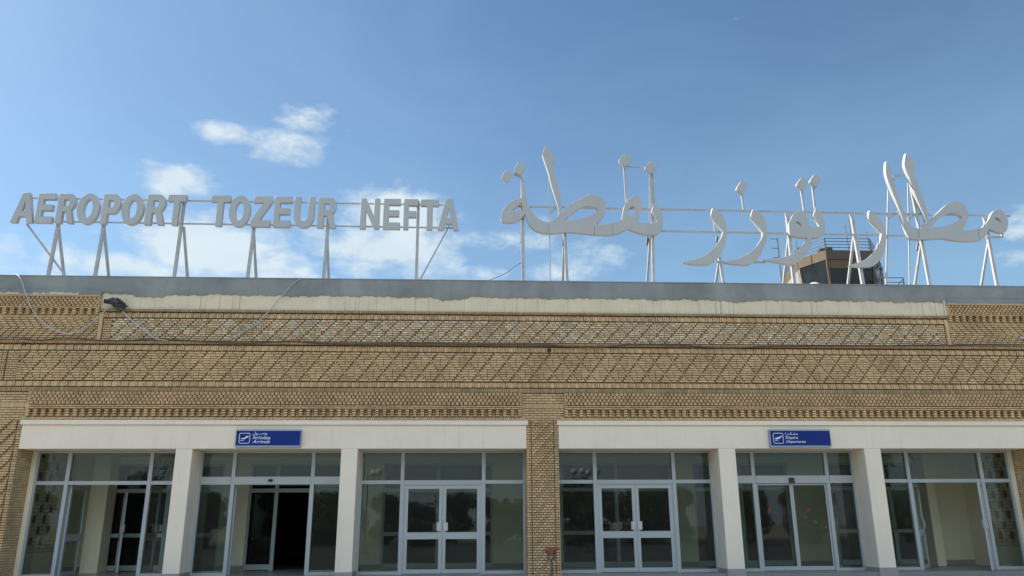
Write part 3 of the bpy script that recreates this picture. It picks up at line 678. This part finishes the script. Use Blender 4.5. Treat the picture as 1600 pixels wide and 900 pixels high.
# --- arabic lettering, outlines surveyed from the photograph
def sc(ox, oy, s, pts): return [((ox+p[0]/s, oy+p[1]/s)+tuple(p[2:])) for p in pts]
c1 = lambda p: sc(775, 225, 5.808, p)
c2 = lambda p: sc(895, 225, 5.807, p)
c3 = lambda p: sc(1060, 270, 5.807, p)
c4 = lambda p: sc(1185, 265, 5.627, p)
c5 = lambda p: sc(1320, 235, 4.74, p)
c6 = lambda p: sc(1450, 300, 9.0, p)
K = 'c'
ARB = thing('rooftop_sign', (WX(1180, 444, PY), PY, z['top']+.029), 'white roof sign in tall Arabic script with diamond dots on steel posts', 'roof sign')
def glyph(loops, y0=LY0, y1=LY1, label=None, name='letter'):
    cut_sheet(name, [[(v.x, v.z) for v in (W(p[0], p[1], y0) for p in catmull(lp))] for lp in loops], y0, y1, M['letter'], ARB, label, bevel=.003)
g1 = c1([(243, 350, K), (262, 385), (272, 450), (290, 530), (320, 600), (365, 660), (420, 695), (470, 708), (515, 700), (550, 668), (570, 636, K), (560, 560), (532, 470), (502, 370), (472, 250), (444, 165), (424, 108), (424, 80), (436, 45), (455, 8, K),
 (475, 40), (510, 72), (538, 108), (533, 150), (514, 182, K), (525, 240), (555, 350), (583, 450), (597, 560), (602, 628, K), (640, 590), (700, 530)]) + c2([(60, 503), (100, 475), (150, 455), (205, 460), (262, 487), (296, 528), (303, 580), (288, 640), (250, 695), (216, 728, K),
 (250, 732), (310, 726), (370, 714), (420, 700), (450, 680, K), (452, 625), (470, 560), (500, 510), (540, 475), (575, 460), (606, 482), (625, 530), (628, 590), (610, 650), (580, 704, K), (630, 716), (700, 720), (745, 716), (770, 705, K), (762, 685), (738, 645), (718, 608, K),
 (727, 570), (747, 538, K), (772, 556), (802, 600), (819, 660), (817, 730), (806, 780), (780, 812), (730, 825), (670, 822), (600, 808), (550, 790), (498, 768, K), (450, 797), (380, 820), (300, 825), (200, 821), (100, 811), (30, 803)]) + c1([
 (700, 800), (640, 799), (560, 808), (490, 811), (420, 806), (350, 778), (300, 728), (278, 680), (263, 632, K), (230, 673), (180, 703), (120, 716), (62, 708), (46, 685), (48, 640), (66, 595), (112, 540), (170, 505), (228, 486, K), (231, 430), (236, 380)])
h1 = c1([(624, 690, K), (650, 665), (700, 622), (740, 598)]) + c2([(60, 583), (105, 564), (165, 564), (208, 578), (230, 602, K), (190, 638), (110, 668), (50, 684)])
h2 = c1([(146, 600, K), (190, 566), (229, 530, K), (240, 562), (243, 597, K), (195, 603)])
h3 = c2([(500, 628, K), (508, 590), (538, 563), (562, 578), (575, 612), (560, 642), (530, 658)])
glyph([g1, h1, h2, h3])
for d in (c1([(94, 228, K), (154, 277, K), (112, 350, K), (48, 300, K)]), c1([(205, 152, K), (266, 205, K), (232, 284, K), (158, 243, K)]), c2([(482, 80, K), (541, 142, K), (476, 206, K), (414, 144, K)]), c2([(720, 148, K), (779, 206, K), (714, 270, K), (650, 208, K)]),
          c3([(574, 60, K), (637, 112, K), (588, 197, K), (524, 145, K)]), c4([(387, 57, K), (440, 106, K), (398, 185, K), (333, 128, K)]), c4([(500, 30, K), (556, 82, K), (514, 158, K), (450, 100, K)])):
    # corners slightly rounded
    r_ = []
    for i in range(4):
        a, b, c = Vector(d[i-1][:2]), Vector(d[i][:2]), Vector(d[(i+1) % 4][:2])
        for t in (.22, .08): r_.append((*(b+(a-b)*t+(c-b)*(0 if t > .1 else .02)), K))
        for t in (.08, .22): r_.append((*(b+(c-b)*t+(a-b)*(0 if t > .1 else .02)), K))
    glyph([r_], name='dot')
glyph([c3([(310, 318, K), (352, 335), (402, 385), (432, 450), (441, 530), (434, 620), (402, 708), (355, 780), (312, 812), (250, 834), (150, 831), (62, 819), (40, 808, K), (100, 795), (180, 775), (260, 735), (340, 662), (385, 592), (403, 535, K), (372, 490), (334, 440), (294, 385, K)])])
glyph([c3([(674, 330, K), (717, 345), (766, 395), (798, 465), (808, 550), (796, 630), (762, 710), (722, 780), (680, 815), (620, 834), (530, 831), (440, 817), (408, 808, K), (480, 795), (552, 775), (632, 735), (712, 665), (750, 602), (768, 545, K), (738, 500), (694, 445), (655, 395, K)])])
glyph([c4([(506, 335, K), (546, 365), (576, 430), (586, 500), (580, 560), (552, 588), (512, 601), (468, 600, K), (465, 650), (436, 720), (392, 780), (342, 820), (302, 840, K), (240, 830), (150, 812), (80, 800), (47, 792, K), (120, 785), (200, 775), (270, 755), (332, 722), (390, 668), (422, 622), (433, 598, K), (380, 597),
  (322, 588), (284, 563), (270, 520), (276, 460), (302, 402), (340, 370), (380, 365), (414, 390), (436, 440), (452, 488), (482, 508), (518, 504), (540, 488, K), (518, 448), (484, 400, K)]), c4([(322, 467, K), (346, 456), (372, 474), (382, 502, K), (352, 488)])])
glyph([c5([(184, 443, K), (236, 480), (286, 540), (306, 610), (305, 700), (286, 770), (256, 818), (212, 853), (120, 862), (32, 852, K), (100, 830), (162, 800), (222, 745), (258, 680), (274, 612, K), (242, 578), (186, 514), (174, 486, K)])])
g3 = c5([(308, 78, K), (332, 110), (352, 180), (382, 290), (420, 400), (450, 488), (480, 545), (518, 570), (562, 575), (606, 526, K), (574, 448), (524, 330), (476, 200), (444, 118), (442, 75), (452, 20, K), (482, 45), (519, 92), (521, 135), (512, 168, K), (540, 240), (575, 340), (601, 420), (616, 480), (626, 528, K)]) + c6([
 (60, 372), (130, 300), (210, 220), (290, 157), (370, 130), (442, 138), (512, 180), (558, 250), (570, 325), (556, 400), (520, 480), (486, 540, K), (560, 538), (650, 522), (725, 512), (778, 494, K), (822, 432), (856, 380), (880, 330), (908, 285), (950, 250), (1002, 240), (1062, 270), (1110, 340), (1130, 430), (1116, 520), (1086, 567), (1048, 578),
 (980, 563), (905, 533), (863, 515, K), (846, 565), (820, 618), (780, 658), (730, 680), (640, 690), (520, 691), (400, 681), (300, 667), (200, 649), (100, 654), (0, 661)]) + c5([(650, 654), (560, 659), (500, 654), (472, 632), (440, 548), (404, 440), (358, 320), (326, 240), (304, 165), (304, 95)])
glyph([g3, c6([(52, 492, K), (92, 430), (160, 365), (240, 317), (322, 290), (402, 302), (452, 330), (486, 352, K), (440, 395), (360, 440), (260, 473), (150, 492)]), c6([(930, 375, K), (966, 358), (1000, 374), (1042, 432, K), (990, 408)])])
for (sx, sy0, sy1, sx1) in ((857, 349.5, 364, 857), (928.5, 353, 366, 929), (957, 351, 366, 958), (1435.3, 357, 372, 1436), (1529, 357.5, 375, 1530), (1394, 281, 281.4, 1399)):
    q = MB(); q.bar(W(sx, sy0, LY0-.0015), W(sx1, sy1, LY0-.0015), .012, .002); q.build('seam', M['steel2'], ARB)
rail(ARB, (800, 322.5), (1578, 337.5), .045); rail(ARB, (1030, 361), (1418, 368.5), .045); rail(ARB, (1118, 409.3), (1196, 410), .045); rail(ARB, (1540, 371.2), (1567, 370.3), .04)
q = MB(); q.bar(W(1565.5, 362, PY), W(1565.5, 370.5, PY), .05); q.build('bracket', M['steel'], ARB)
for (top, fx, w, br) in (((816, 282), 817.5, .085, None), ((858, 262), 859.5, .03, None), ((882.5, 364), 886.5, .075, (882, 366)), ((1018, 270), 1021, .07, (1016, 368)), ((1124, 402), 1131, .07, (1124, 404)),
                        ((1229, 331), 1241, .085, (1232, 372)), ((1330, 333), 1348.5, .085, (1334, 368)), ((1388, 296), 1383.5, .04, None), ((1418.5, 286), 1420.5, .03, None), ((1424, 292), 1452.5, .075, (1440, 374)), ((1537.5, 337), 1557.5, .075, (1545, 374))):
    post(ARB, top, fx, w, foot_y=445, Y=PY)
    if br: brace(ARB, br, 1.25)
for (a, b, w) in (((975, 258), (978.5, 316), .05), ((978, 260.2), (1008, 262), .035), ((1015.5, 270), (1014.8, 345), .03), ((1019.5, 270), (1022.5, 320), .035), ((1158.5, 303), (1162.5, 329), .05), ((1251.5, 296), (1256.5, 329), .055), ((1269.5, 292), (1273.5, 326), .055),
                  ((1395, 275.5), (1418, 272.8), .05), ((803, 273), (812, 276), .05), ((812, 275), (818, 284), .045), ((860, 333), (871, 322.5), .05), ((1388, 342), (1402, 333), .05), ((1420, 342), (1432, 333.5), .05), ((1116, 345), (1117, 362), .04), ((932, 350), (936, 345), .04), ((805, 321.5), (822, 324), .05)):
    q = MB(); q.bar(W(*a, PY), W(*b, PY), w); q.build('bracket', M['steel'], ARB)
for (x_, y0_, y1_) in ((816, 356, 380), (881, 370, 384), (1012, 371, 383), (1120.5, 370, 378), (1434, 380, 391)):
    q = MB(); a = W(x_, y0_, PY+.12); b = W(x_-1, y1_, PY+.12); q.tube([a, b], .035, 8); q.build('ballast_tube', M['alug'], ARB)

# ------------------------------------------------------------------ direction signs over the doors
def text_mesh(body, size, shear=0., bold=.0, font=None):
    cu = bpy.data.curves.new('tmp', 'FONT'); cu.body = body; cu.size = size; cu.shear = shear; cu.offset = bold; cu.extrude = .0012; cu.resolution_u = 3
    ob = bpy.data.objects.new('tmp', cu); COL.objects.link(ob); dg = bpy.context.evaluated_depsgraph_get(); me = bpy.data.meshes.new_from_object(ob.evaluated_get(dg)); bpy.data.objects.remove(ob); bpy.data.curves.remove(cu)
    me.materials.clear(); return me
def fit_text(body, x0, x1, z0, z1, y, parent, shear=0., bold=.0):
    me = text_mesh(body, 1.0, shear, bold)
    if not me.vertices: return
    xs = [v.co.x for v in me.vertices]; ys = [v.co.y for v in me.vertices]
    sx = (x1-x0)/(max(xs)-min(xs)); sy = (z1-z0)/(max(ys)-min(ys))
    for v in me.vertices: v.co = (x0+(v.co.x-min(xs))*sx, y+v.co.z, z0+(v.co.y-min(ys))*sy)
    link_mesh('lettering', me, M['signw'], parent)
def dir_sign(px0, px1, lines, label, down):
    yS = -.12; x0, x1 = WX(px0, 684, yS), WX(px1, 684, yS); zb, zt_ = WZ(698.5, yS, px0), WZ(671, yS, px0)
    s = thing('direction_sign', ((x0+x1)/2, -.011, zb), label, 'sign'); hz = zt_-zb; w = x1-x0
    q = MB(); q.box(x0, x1, yS, -.0115, zb+.035, zt_-.035); q.build('panel', M['blue'], s)
    q = MB(); q.box(x0-.012, x1+.012, yS-.012, -.012, zb, zb+.034); q.box(x0-.012, x1+.012, yS-.012, -.012, zt_-.034, zt_); q.box(x1+.001, x1+.013, yS-.006, -.013, zb+.0345, zt_-.0345); q.box(x0-.013, x0-.001, yS-.006, -.013, zb+.0345, zt_-.0345); q.build('frame', M['trim'], s)
    y = yS-.002; a, b = x0+w*.045, x0+w*.215; c, d = zb+hz*.20, zb+hz*.80; r = .045; t = .012
    def rr_(a, b, c, d, r): return arc(b-r, d-r, r, r, 0, 90, 5)+arc(a+r, d-r, r, r, 90, 180, 5)+arc(a+r, c+r, r, r, 180, 270, 5)+arc(b-r, c+r, r, r, 270, 360, 5)
    cut_sheet('pictogram_border', [rr_(a, b, c, d, r), rr_(a+t, b-t, c+t, d-t, r-t)], y-.001, y+.0015, M['signw'], s, bevel=0)
    def pl(pts): return [(a+(b-a)*p[0], c+(d-c)*p[1]) for p in pts]
    if down: pts = [(.14, .44), (.20, .50), (.45, .52), (.62, .60), (.60, .70), (.68, .74), (.78, .66), (.88, .72), (.90, .66), (.80, .58), (.62, .50), (.52, .42), (.44, .40), (.30, .42)]
    else: pts = [(.16, .44), (.22, .38), (.40, .40), (.62, .48), (.84, .62), (.90, .70), (.82, .72), (.62, .62), (.44, .60), (.32, .64), (.42, .55), (.30, .50), (.20, .52)]
    cut_sheet('pictogram', [pl(pts)], y-.001, y+.0015, M['signw'], s, bevel=0)
    q = MB(); p0, p1 = pl([(.14, .27), (.46, .31)]); q.box(p0[0], p1[0], y-.001, y+.0015, p0[1], p1[1]); q.build('pictogram_line', M['signw'], s)
    for (body, u0, u1, v0, v1, shear, bold) in lines: fit_text(body, x0+w*u0, x0+w*u1, zb+hz*v0, zb+hz*v1, y, s, shear, bold)
dir_sign(369, 469.5, [('\ufede\ufeee\u0640\u0640\ufebc\ufeed', .25, .475, .66, .87, 0, .004), ('Arriv\u00e9es', .255, .53, .435, .645, 0, .004), ('Arrivals', .255, .53, .215, .40, .35, .004)],
         'blue arrivals sign with landing plane over the left automatic door', True)
dir_sign(1204, 1297, [('\ufe93\ufead\ufea9\ufe8e\u0640\ufed0\ufee3', .245, .46, .64, .85, 0, .004), ('D\u00e9parts', .255, .46, .41, .62, 0, .002), ('Departures', .255, .585, .19, .385, .35, .004)],
         'blue departures sign with rising plane over the right automatic door', False)

# ------------------------------------------------------------------ cables and small things on the facade
def spline(pts, k=8):
    P_ = [Vector(p) for p in pts]; out = []
    for i in range(len(P_)-1):
        p0, p1, p2, p3 = P_[max(i-1, 0)], P_[i], P_[i+1], P_[min(i+2, len(P_)-1)]
        for s in range(k):
            t = s/k; out.append(.5*((2*p1)+(p2-p0)*t+(2*p0-5*p1+4*p2-p3)*t*t+(3*p1-p0-3*p2+p3)*t*t*t))
    out.append(P_[-1]); return out
def cable(pts, r, m, label, cat='cable', name='cable'):
    sp = spline(pts); q = MB(); q.tube(sp, r, 6); o = q.build(name, M[m], None, sp[-1], smooth=True); return tag(o, label, cat)
CY = -.16
cable([W(20, 429.5, .1)]+[W(26, 429, -.02)]+[W(x_, y_, CY) for x_, y_ in ((33, 437), (40, 458), (52, 486), (70, 506), (95, 519), (115, 520), (140, 507), (158, 491), (173, 477))], .014, 'cable',
      'pale cable sagging from the parapet to the black floodlight at the left wing')
cable([W(x_, y_, CY) for x_, y_ in ((189, 484), (200, 495), (215, 508), (230, 518), (243, 529))]+[W(262, 532, -.10)], .014, 'cable', 'short pale cable running down right from the black floodlight to the brick ledge')
cable([W(500, 437.5, .12), W(482, 435.5, .05), W(468, 437, -.06)]+[W(x_, y_, -.11) for x_, y_ in ((455, 446), (440, 463), (420, 486), (400, 505), (375, 522), (355, 531))], .013, 'cable',
      'pale cable slanting down from the parapet across the bleached diamond frieze')
pts = []
for i, (x_, y_) in enumerate(((-60, 524.5), (0, 527), (25, 527), (60, 531.5), (85, 529), (110, 528), (150, 531.5), (190, 532), (250, 530), (330, 534), (380, 536), (430, 534), (455, 533), (520, 537), (600, 537), (680, 537), (760, 538), (850, 538.5), (880, 541), (930, 543), (960, 541), (985, 538.5), (1060, 539), (1110, 543), (1150, 544), (1200, 541), (1300, 540.5), (1440, 539.5), (1520, 539), (1600, 538.8), (1680, 538.5))):
    pts.append(W(x_, y_, -.10))
cable(pts, .014, 'cabled', 'dark cable lying loosely along the brick ledge over the lower frieze')
cable([W(x_, y_, .2) for x_, y_ in ((757, 440), (775, 434), (790, 427), (805, 416), (815, 410))], .008, 'alug', 'thin dark wire rising from the parapet to the first Arabic sign post', 'wire', 'wire')
# weathered floodlight on the parapet
c = W(180, 474, -.16)
fl = thing('floodlight', (c.x, -.013, c.z), 'old black floodlight wrapped in torn sheet hanging on the cream plaster at left', 'floodlight')
bm = bmesh.new(); bmesh.ops.create_icosphere(bm, subdivisions=4, radius=1)
for v in bm.verts:
    n_ = .18*math.sin(v.co.x*7+1)*math.sin(v.co.z*9)+.14*math.sin(v.co.y*13+v.co.x*11)+.08*math.sin(v.co.z*23+v.co.x*17)
    v.co = Vector((v.co.x*.21*(1+n_), v.co.y*.11*(1+n_), v.co.z*.115*(1+n_)-.10*v.co.x*.9))+Vector((c.x+.06, -.16, c.z))
me = bpy.data.meshes.new('cover'); bm.to_mesh(me); bm.free(); link_mesh('cover', me, M['soot'], fl)
q = MB(); q.tube([Vector((c.x-.26, -.22, c.z+.04)), Vector((c.x-.12, -.17, c.z+.035))], [.055, .06], 14); q.build('lens_tube', M['black'], fl)
q = MB(); q.tube([Vector((c.x+.20, -.19, c.z-.04)), Vector((c.x+.26, -.19, c.z-.07))], .045, 12); q.build('end_cap', M['black'], fl)
q = MB(); q.box(c.x-.03, c.x+.05, -.10, -.013, c.z-.05, c.z+.03); q.build('bracket', M['steel2'], fl)
q = MB(); rr = random.Random(5)
for i in range(7): a = Vector((c.x+.14+rr.uniform(-.04, .06), -.18, c.z-.10)); q.bar(a, a+Vector((rr.uniform(.0, .05), rr.uniform(-.02, .02), -rr.uniform(.05, .14))), .035, .006)
q.build('torn_strip', M['soot'], fl)
# small lamp sockets in the soldier course
for (px_, py_, lb) in ((38, 536, 'small dark fitting set in the soldier course at far left'), (858, 547, 'small dark fitting in the soldier course above the brick pillar')):
    c = W(px_, py_, -.03); q = MB(); q.box(c.x-.05, c.x+.05, -.05, -.018, c.z-.045, c.z+.045); q.tube([c+Vector((0, -.03, 0)), c+Vector((0, -.05, -.02))], .03, 10)
    tag(q.build('wall_fitting', M['iron'], None, (c.x, -.018, c.z-.045)), lb, 'light fitting')
c = W(1598, 528, -.05); q = MB(); q.box(c.x-.09, c.x+.09, -.09, -.036, c.z-.02, c.z+.03); tag(q.build('cable_box', M['letter'], None, (c.x, -.036, c.z)), 'small white junction box on the frieze at the far right edge', 'junction box')
# bowl lamp standing in front of the brick pillar
ly = -3.2; c = W(861, 858, ly); lp = thing('bowl_lamp', (c.x, ly, 0), 'rusty bowl on a dark iron stand in front of the central brick pillar', 'lamp')
s_ = (ly+20)/20.0
q = MB(); q.lathe((c.x, ly, c.z), [(.02, -.13*s_), (.075*s_, -.115*s_), (.13*s_, -.05*s_), (.19*s_, -.005), (.205*s_, 0), (.205*s_, .018), (.19*s_, .018), (.12*s_, -.04*s_), (.0, -.09*s_)], 24); q.build('bowl', M['rust'], lp, smooth=False)
q = MB(); q.tube([(c.x, ly, c.z-.22*s_), (c.x, ly, 0.0)], [.028, .034], 12); q.lathe((c.x, ly, 0), [(.14, 0), (.14, .02), (.05, .05), (.035, .1)], 16); q.build('stem', M['iron'], lp)
for k in range(4):
    a = k*math.pi/2+.5; e = Vector((math.cos(a), math.sin(a), 0)); q = MB(); o_ = Vector((c.x, ly, c.z))
    q.tube(spline([o_+Vector((0, 0, -.26*s_)), o_+e*.08*s_+Vector((0, 0, -.22*s_)), o_+e*.10*s_+Vector((0, 0, -.14*s_)), o_+e*.17*s_+Vector((0, 0, -.02))], 5), .010, 6)
    q.tube(spline([o_+Vector((0, 0, -.24*s_)), o_+e*.14*s_+Vector((0, 0, -.25*s_)), o_+e*.15*s_+Vector((0, 0, -.19*s_)), o_+e*.11*s_+Vector((0, 0, -.20*s_))], 5), .008, 6)
    q.build('scroll_arm', M['iron'], lp)

# ------------------------------------------------------------------ control tower behind
TY = 34.0
xc0, xc1 = WX(1291, 392, TY), WX(1364, 393, TY); ztop = W(1325, 391, TY).z; zf = W(1325, 405.5, TY).z
TW = thing('control_tower', ((xc0+xc1)/2, TY+4, 0), 'many sided control tower cab with tan fascia darkened in front for shade behind the Arabic sign', 'tower')
PLAN = [(WX(px_, 400, TY+dy), TY+dy) for px_, dy in ((1364, 0), (1291, 0), (1247, 2.2), (1222, 6.5), (1340, 8), (1375, 3))]
cx = sum(p[0] for p in PLAN)/6; cy = sum(p[1] for p in PLAN)/6; apo = 1.0
def octo(k_, zz): return [Vector((cx+(p[0]-cx)*k_, cy+(p[1]-cy)*k_, zz)) for p in PLAN]
def ringwall(ap0, z0, ap1, z1, nm, m, lab=None, closed=True, faces=range(6), parent=TW):
    q = MB(); a, b = octo(ap0, z0), octo(ap1, z1)
    for k in faces: q.f.append(tuple(len(q.v)+i for i in range(4))); q.v += [tuple(a[k]), tuple(a[(k+1) % 6]), tuple(b[(k+1) % 6]), tuple(b[k])]; q.m.append(0)
    if closed: q.poly([tuple(v) for v in a]); q.poly([tuple(v) for v in b])
    return q.build(nm, m, parent, label=lab)
zg1 = zf-.02; zg0 = W(1325, 470, TY).z
ringwall(apo, zf, apo*1.0, ztop, 'fascia', [M['tan']], None)
# shade of the frontal fascia put into a darker brown than the side ones
q = MB(); q.box(xc0+.01, xc1-.01, TY-.015, TY-.002, zf+.01, ztop-.01); q.build('fascia_panel', M['brown'], TW, label='front fascia panel painted darker for its shade')
ringwall(apo*.90, zg0, apo*.985, zg1, 'cab_glazing', M['towerg'])
a, b = octo(apo*.90+.005, zg0), octo(apo*.985+.005, zg1)
for k in range(6): q = MB(); q.bar(a[k], b[k], .14); q.build('mullion', M['tan'], TW)
q = MB(); a0_, b0_ = octo(apo*.968+.004, zg1-.62), octo(apo*.985+.004, zg1-.01)
for k in (0,): q.poly([a0_[k], a0_[k+1], b0_[k+1], b0_[k]])
q.build('sun_blind', M['tan'], TW)
ringwall(apo*.62, 0, apo*.62, zg0-.25, 'shaft', M['towerw']); ringwall(apo*1.15, zg0-.5, apo*1.15, zg0-.2, 'balcony', M['towerw'])
q = MB(); e0, e1 = octo(.905, zg0+.1), octo(.99, zg1-.05); q.prism([e0[2].lerp(e0[3], -.0), e0[3], e1[3], e1[2]], (-.08, -.05, 0)); q.build('white_wall_panel', M['towerw'], TW)
def railing(ap, zb, h, name, mt_, faces, posts=3, bars=4, w=.05):
    q = MB(); 
    for k in faces:
        p0, p1 = octo(ap, zb)[k], octo(ap, zb)[(k+1) % 6]
        for i in range(bars): zz = h*(i+1)/bars; q.bar(p0+Vector((0, 0, zz)), p1+Vector((0, 0, zz)), w*.8)
        for i in range(posts): p = p0.lerp(p1, i/posts); q.bar(p, p+Vector((0, 0, h)), w*1.4)
    return q.build(name, M[mt_], TW)
hr = W(1325, 372, TY).z-ztop
railing(apo*.97, ztop, hr, 'roof_railing', 'alug', range(6), 1, 4, .05)
railing(apo*1.13, zg0-.2, 1.1, 'balcony_railing', 'alug', range(6), 4, 3, .045)
q = MB(); a = W(1279, 391, TY+1); q.box(a.x, a.x+.42, TY+.7, TY+1.2, ztop, ztop+.42); q.box(a.x+.50, a.x+.95, TY+.7, TY+1.2, ztop, ztop+.5); q.build('roof_box', M['tan'], TW)
for (x0_, y0_, x1_, y1_) in ((1320.5, 352, 1326, 390), (1326, 340, 1333, 390), (1354, 362, 1358, 390), (1244, 376, 1247, 410)):
    q = MB(); q.tube([W(x1_, y1_, TY+1.5), W(x0_, y0_, TY+1.5)], [.045, .03], 6); q.build('whip_antenna', M['steel2'], TW)
q = MB(); q.tube([W(1222, 445, TY+3), W(1214, 372, TY+3)], .06, 6)
for (yy, l_) in ((373.5, 11), (388, 11), (402.5, 10)): q.tube([W(1214.5+(yy-372)*.1, yy, TY+3), W(1214-l_+(yy-372)*.1, yy-.4, TY+3)], .03, 6)
q.build('aerial_mast', M['steel2'], TW)
q = MB(); p = W(1375, 418, TY+1.5); q.tube(spline([W(1369, 424, TY+1.5), W(1373, 418, TY+1.5), W(1378, 421, TY+1.5), W(1372, 447, TY+1.5)], 6), .09, 8); q.build('drain_pipe', M['steel2'], TW)
q = MB(); p = W(1272, 444, TY-1.2); bm_ = [(.0, .62), (.25, .58), (.45, .42), (.58, .2), (.6, 0), (.6, -1.5)]; q.lathe((p.x, TY-1.2, p.z-.5), bm_, 16); q.build('radome', M['letter'], TW, smooth=True)
q = MB(); zz = W(1400, 434, TY-.5).z; e = WX(1411, 434, TY-.5); s0 = WX(1370, 434, TY-.5)
q.bar((s0, TY-.5, zz), (e, TY-.5, zz), .06); q.bar((s0, TY-.5, zz-.35), (e, TY-.5, zz-.35), .05); q.bar((e, TY-.5, zz), (e, TY-.5, zz-1.4), .07); q.bar((e, TY-.5, zz-.1), (e-1.0, TY-.5, zz-1.0), .05); q.bar((e-1.9, TY-.5, zz), (e-1.9, TY-.5, zz-1.4), .05)
q.box(s0, e, TY-.9, TY+1.0, zz-1.6, zz-1.4); q.build('gantry_railing', M['steel2'], TW)

# ------------------------------------------------------------------ trees across the forecourt (seen mirrored in the panes)
def tree_mesh(h, w, seed, n=8000):
    rr = random.Random(seed); tr = MB(); cr = MB()
    tr.tube([(0, 0, 0), (.1, .05, h*.25), (.0, .1, h*.5)], [.18, .14, .08], 8)
    cl = []
    for i in range(24):
        a = rr.uniform(0, 6.28); q_ = rr.uniform(.1, .9)*w/2; zc = rr.uniform(.14, .92)*h; q_ *= 1.15-abs(zc/h-.55)*1.1
        c_ = Vector((q_*math.cos(a), q_*math.sin(a), zc)); cl.append((c_, rr.uniform(.18, .34)*w/2+.25)); tr.tube([(0, .06, h*rr.uniform(.2, .45)), c_], [.06, .02], 5)
    for i in range(n):
        c_, r_ = rr.choice(cl); d = Vector((rr.gauss(0, 1), rr.gauss(0, 1), rr.gauss(0, 1))).normalized()*r_*rr.uniform(.4, 1.1); p = c_+d
        u = Vector((rr.gauss(0, 1), rr.gauss(0, 1), rr.gauss(0, 1))).normalized(); v = u.cross(Vector((rr.gauss(0, 1), rr.gauss(0, 1), rr.gauss(0, 1)))).normalized(); s = rr.uniform(.12, .26)
        cr.poly([p-u*s, p+v*s*.5, p+u*s, p-v*s*.5])
    return tr, cr
protos = []
rr = random.Random(11); k = 0
TR = [(-34, -44, 6.0, 0), (-27, -47, 7.0, 1), (-21.5, -43, 5.0, 2), (-16, -46, 6.3, 0), (-10.5, -48, 5.2, 1), (-4, -45, 4.6, 2), (2.5, -49, 5.0, 0), (9, -45, 6.2, 1), (15, -47, 6.8, 2), (22, -44, 5.8, 0), (29, -48, 6.6, 1), (37, -45, 6.0, 2),
 (-31, -53, 5.6, 1), (-13, -54, 6.2, 2), (-1, -55, 5.9, 0), (6, -54, 5.2, 2), (12, -55, 5.8, 1), (19, -54, 6.4, 0), (26, -55, 5.9, 2), (-24, -54, 6.0, 1), (-7, -54, 5.7, 0)]
base = {}
words = ['tallest', 'broad', 'low', 'round', 'slim', 'small', 'even', 'bushy', 'high', 'leaning', 'full', 'outermost', 'distant', 'dense', 'narrow', 'grey green', 'ragged', 'wide', 'old', 'young', 'crooked']
for i, (x_, y_, h_, v_) in enumerate(TR):
    h_ *= .78
    nm = words[i]
    lab = '%s olive tree across the forecourt behind the viewer' % nm
    if v_ not in base:
        t = thing('olive_tree', (x_, y_, 0), lab, 'tree', 'olive trees across the forecourt'); org = ORG[t.name].copy(); ORG[t.name] = Vector((0, 0, 0))
        tr, cr = tree_mesh(5.5, 4.6+v_*.6, 20+v_); a = tr.build('trunk', M['bark'], t); b = cr.build('crown', M['leaf'], t, fix=False); base[v_] = (t, a, b)
        t.scale = (h_/5.5,)*3
    else:
        t0_, a, b = base[v_]; t = t0_.copy(); COL.objects.link(t); t.location = (x_, y_, 0); t.scale = (h_/5.5,)*3; t.rotation_euler = (0, 0, i*1.3); t['label'] = lab
        for ch in (a, b): c_ = ch.copy(); COL.objects.link(c_); c_.parent = t
# globe lamps of the forecourt
def globe_lamp(x_, y_, label):
    t = thing('street_lamp', (x_, y_, 0), label, 'street lamp', 'globe lamps on the forecourt')
    q = MB(); q.tube([(x_, y_, 0), (x_, y_, 4.6)], [.09, .05], 10); q.lathe((x_, y_, 0), [(.25, 0), (.25, .1), (.12, .25), (.1, .5)], 14); q.build('post', M['iron'], t)
    for k in range(4):
        a = k*math.pi/2+.4; e = Vector((math.cos(a), math.sin(a), 0)); o_ = Vector((x_, y_, 4.3))
        q = MB(); q.tube(spline([o_, o_+e*.35+Vector((0, 0, -.12)), o_+e*.7+Vector((0, 0, .0)), o_+e*.75+Vector((0, 0, .2))], 5), .03, 6); ar = q.build('arm', M['iron'], t)
        c_ = o_+e*.75+Vector((0, 0, .42)); q = MB(); q.lathe(tuple(c_), [(.0, -.24), (.14, -.2), (.22, -.1), (.24, 0), (.2, .14), (.1, .22), (0, .24)], 14); q.build('globe', M['signw'], ar, smooth=True)
globe_lamp(-6.0, -28, 'four globed iron street lamp across the forecourt to the left'); globe_lamp(7.2, -28, 'four globed iron street lamp across the forecourt to the right')
# palms
def palm(x_, y_, h_, label, seed):
    rr = random.Random(seed); t = thing('palm_tree', (x_, y_, 0), label, 'palm tree', 'palms across the forecourt')
    q = MB(); q.tube([(x_, y_, 0), (x_+.1, y_, h_*.5), (x_, y_+.1, h_)], [.28, .22, .2], 10); q.build('trunk', M['bark'], t)
    q = MB()
    for i in range(34):
        a = rr.uniform(0, 6.28); up = rr.uniform(-.3, 1.2); ln = rr.uniform(1.8, 2.6); d = Vector((math.cos(a), math.sin(a), 0)); s_ = Vector((-d.y, d.x, 0)); prev = None
        for j in range(12):
            u = j/11; p = Vector((x_, y_, h_))+d*ln*u*(1-.12*u)+Vector((0, 0, up*u*1.3-1.9*u*u*(.6+.4*(1-up))))
            if j: 
                for sg in (-1, 1): tip = p+s_*sg*.42*(1-u*.6)+d*.2-Vector((0, 0, .12)); q.poly([prev, p, tip])
            prev = p
    q.build('crown', M['leaf'], t, fix=False)
palm(27, -30, 7.5, 'tall date palm across the forecourt opposite the right hand doors', 3)
palm(-19, -33, 6.5, 'shorter date palm across the forecourt opposite the left hand doors', 4)
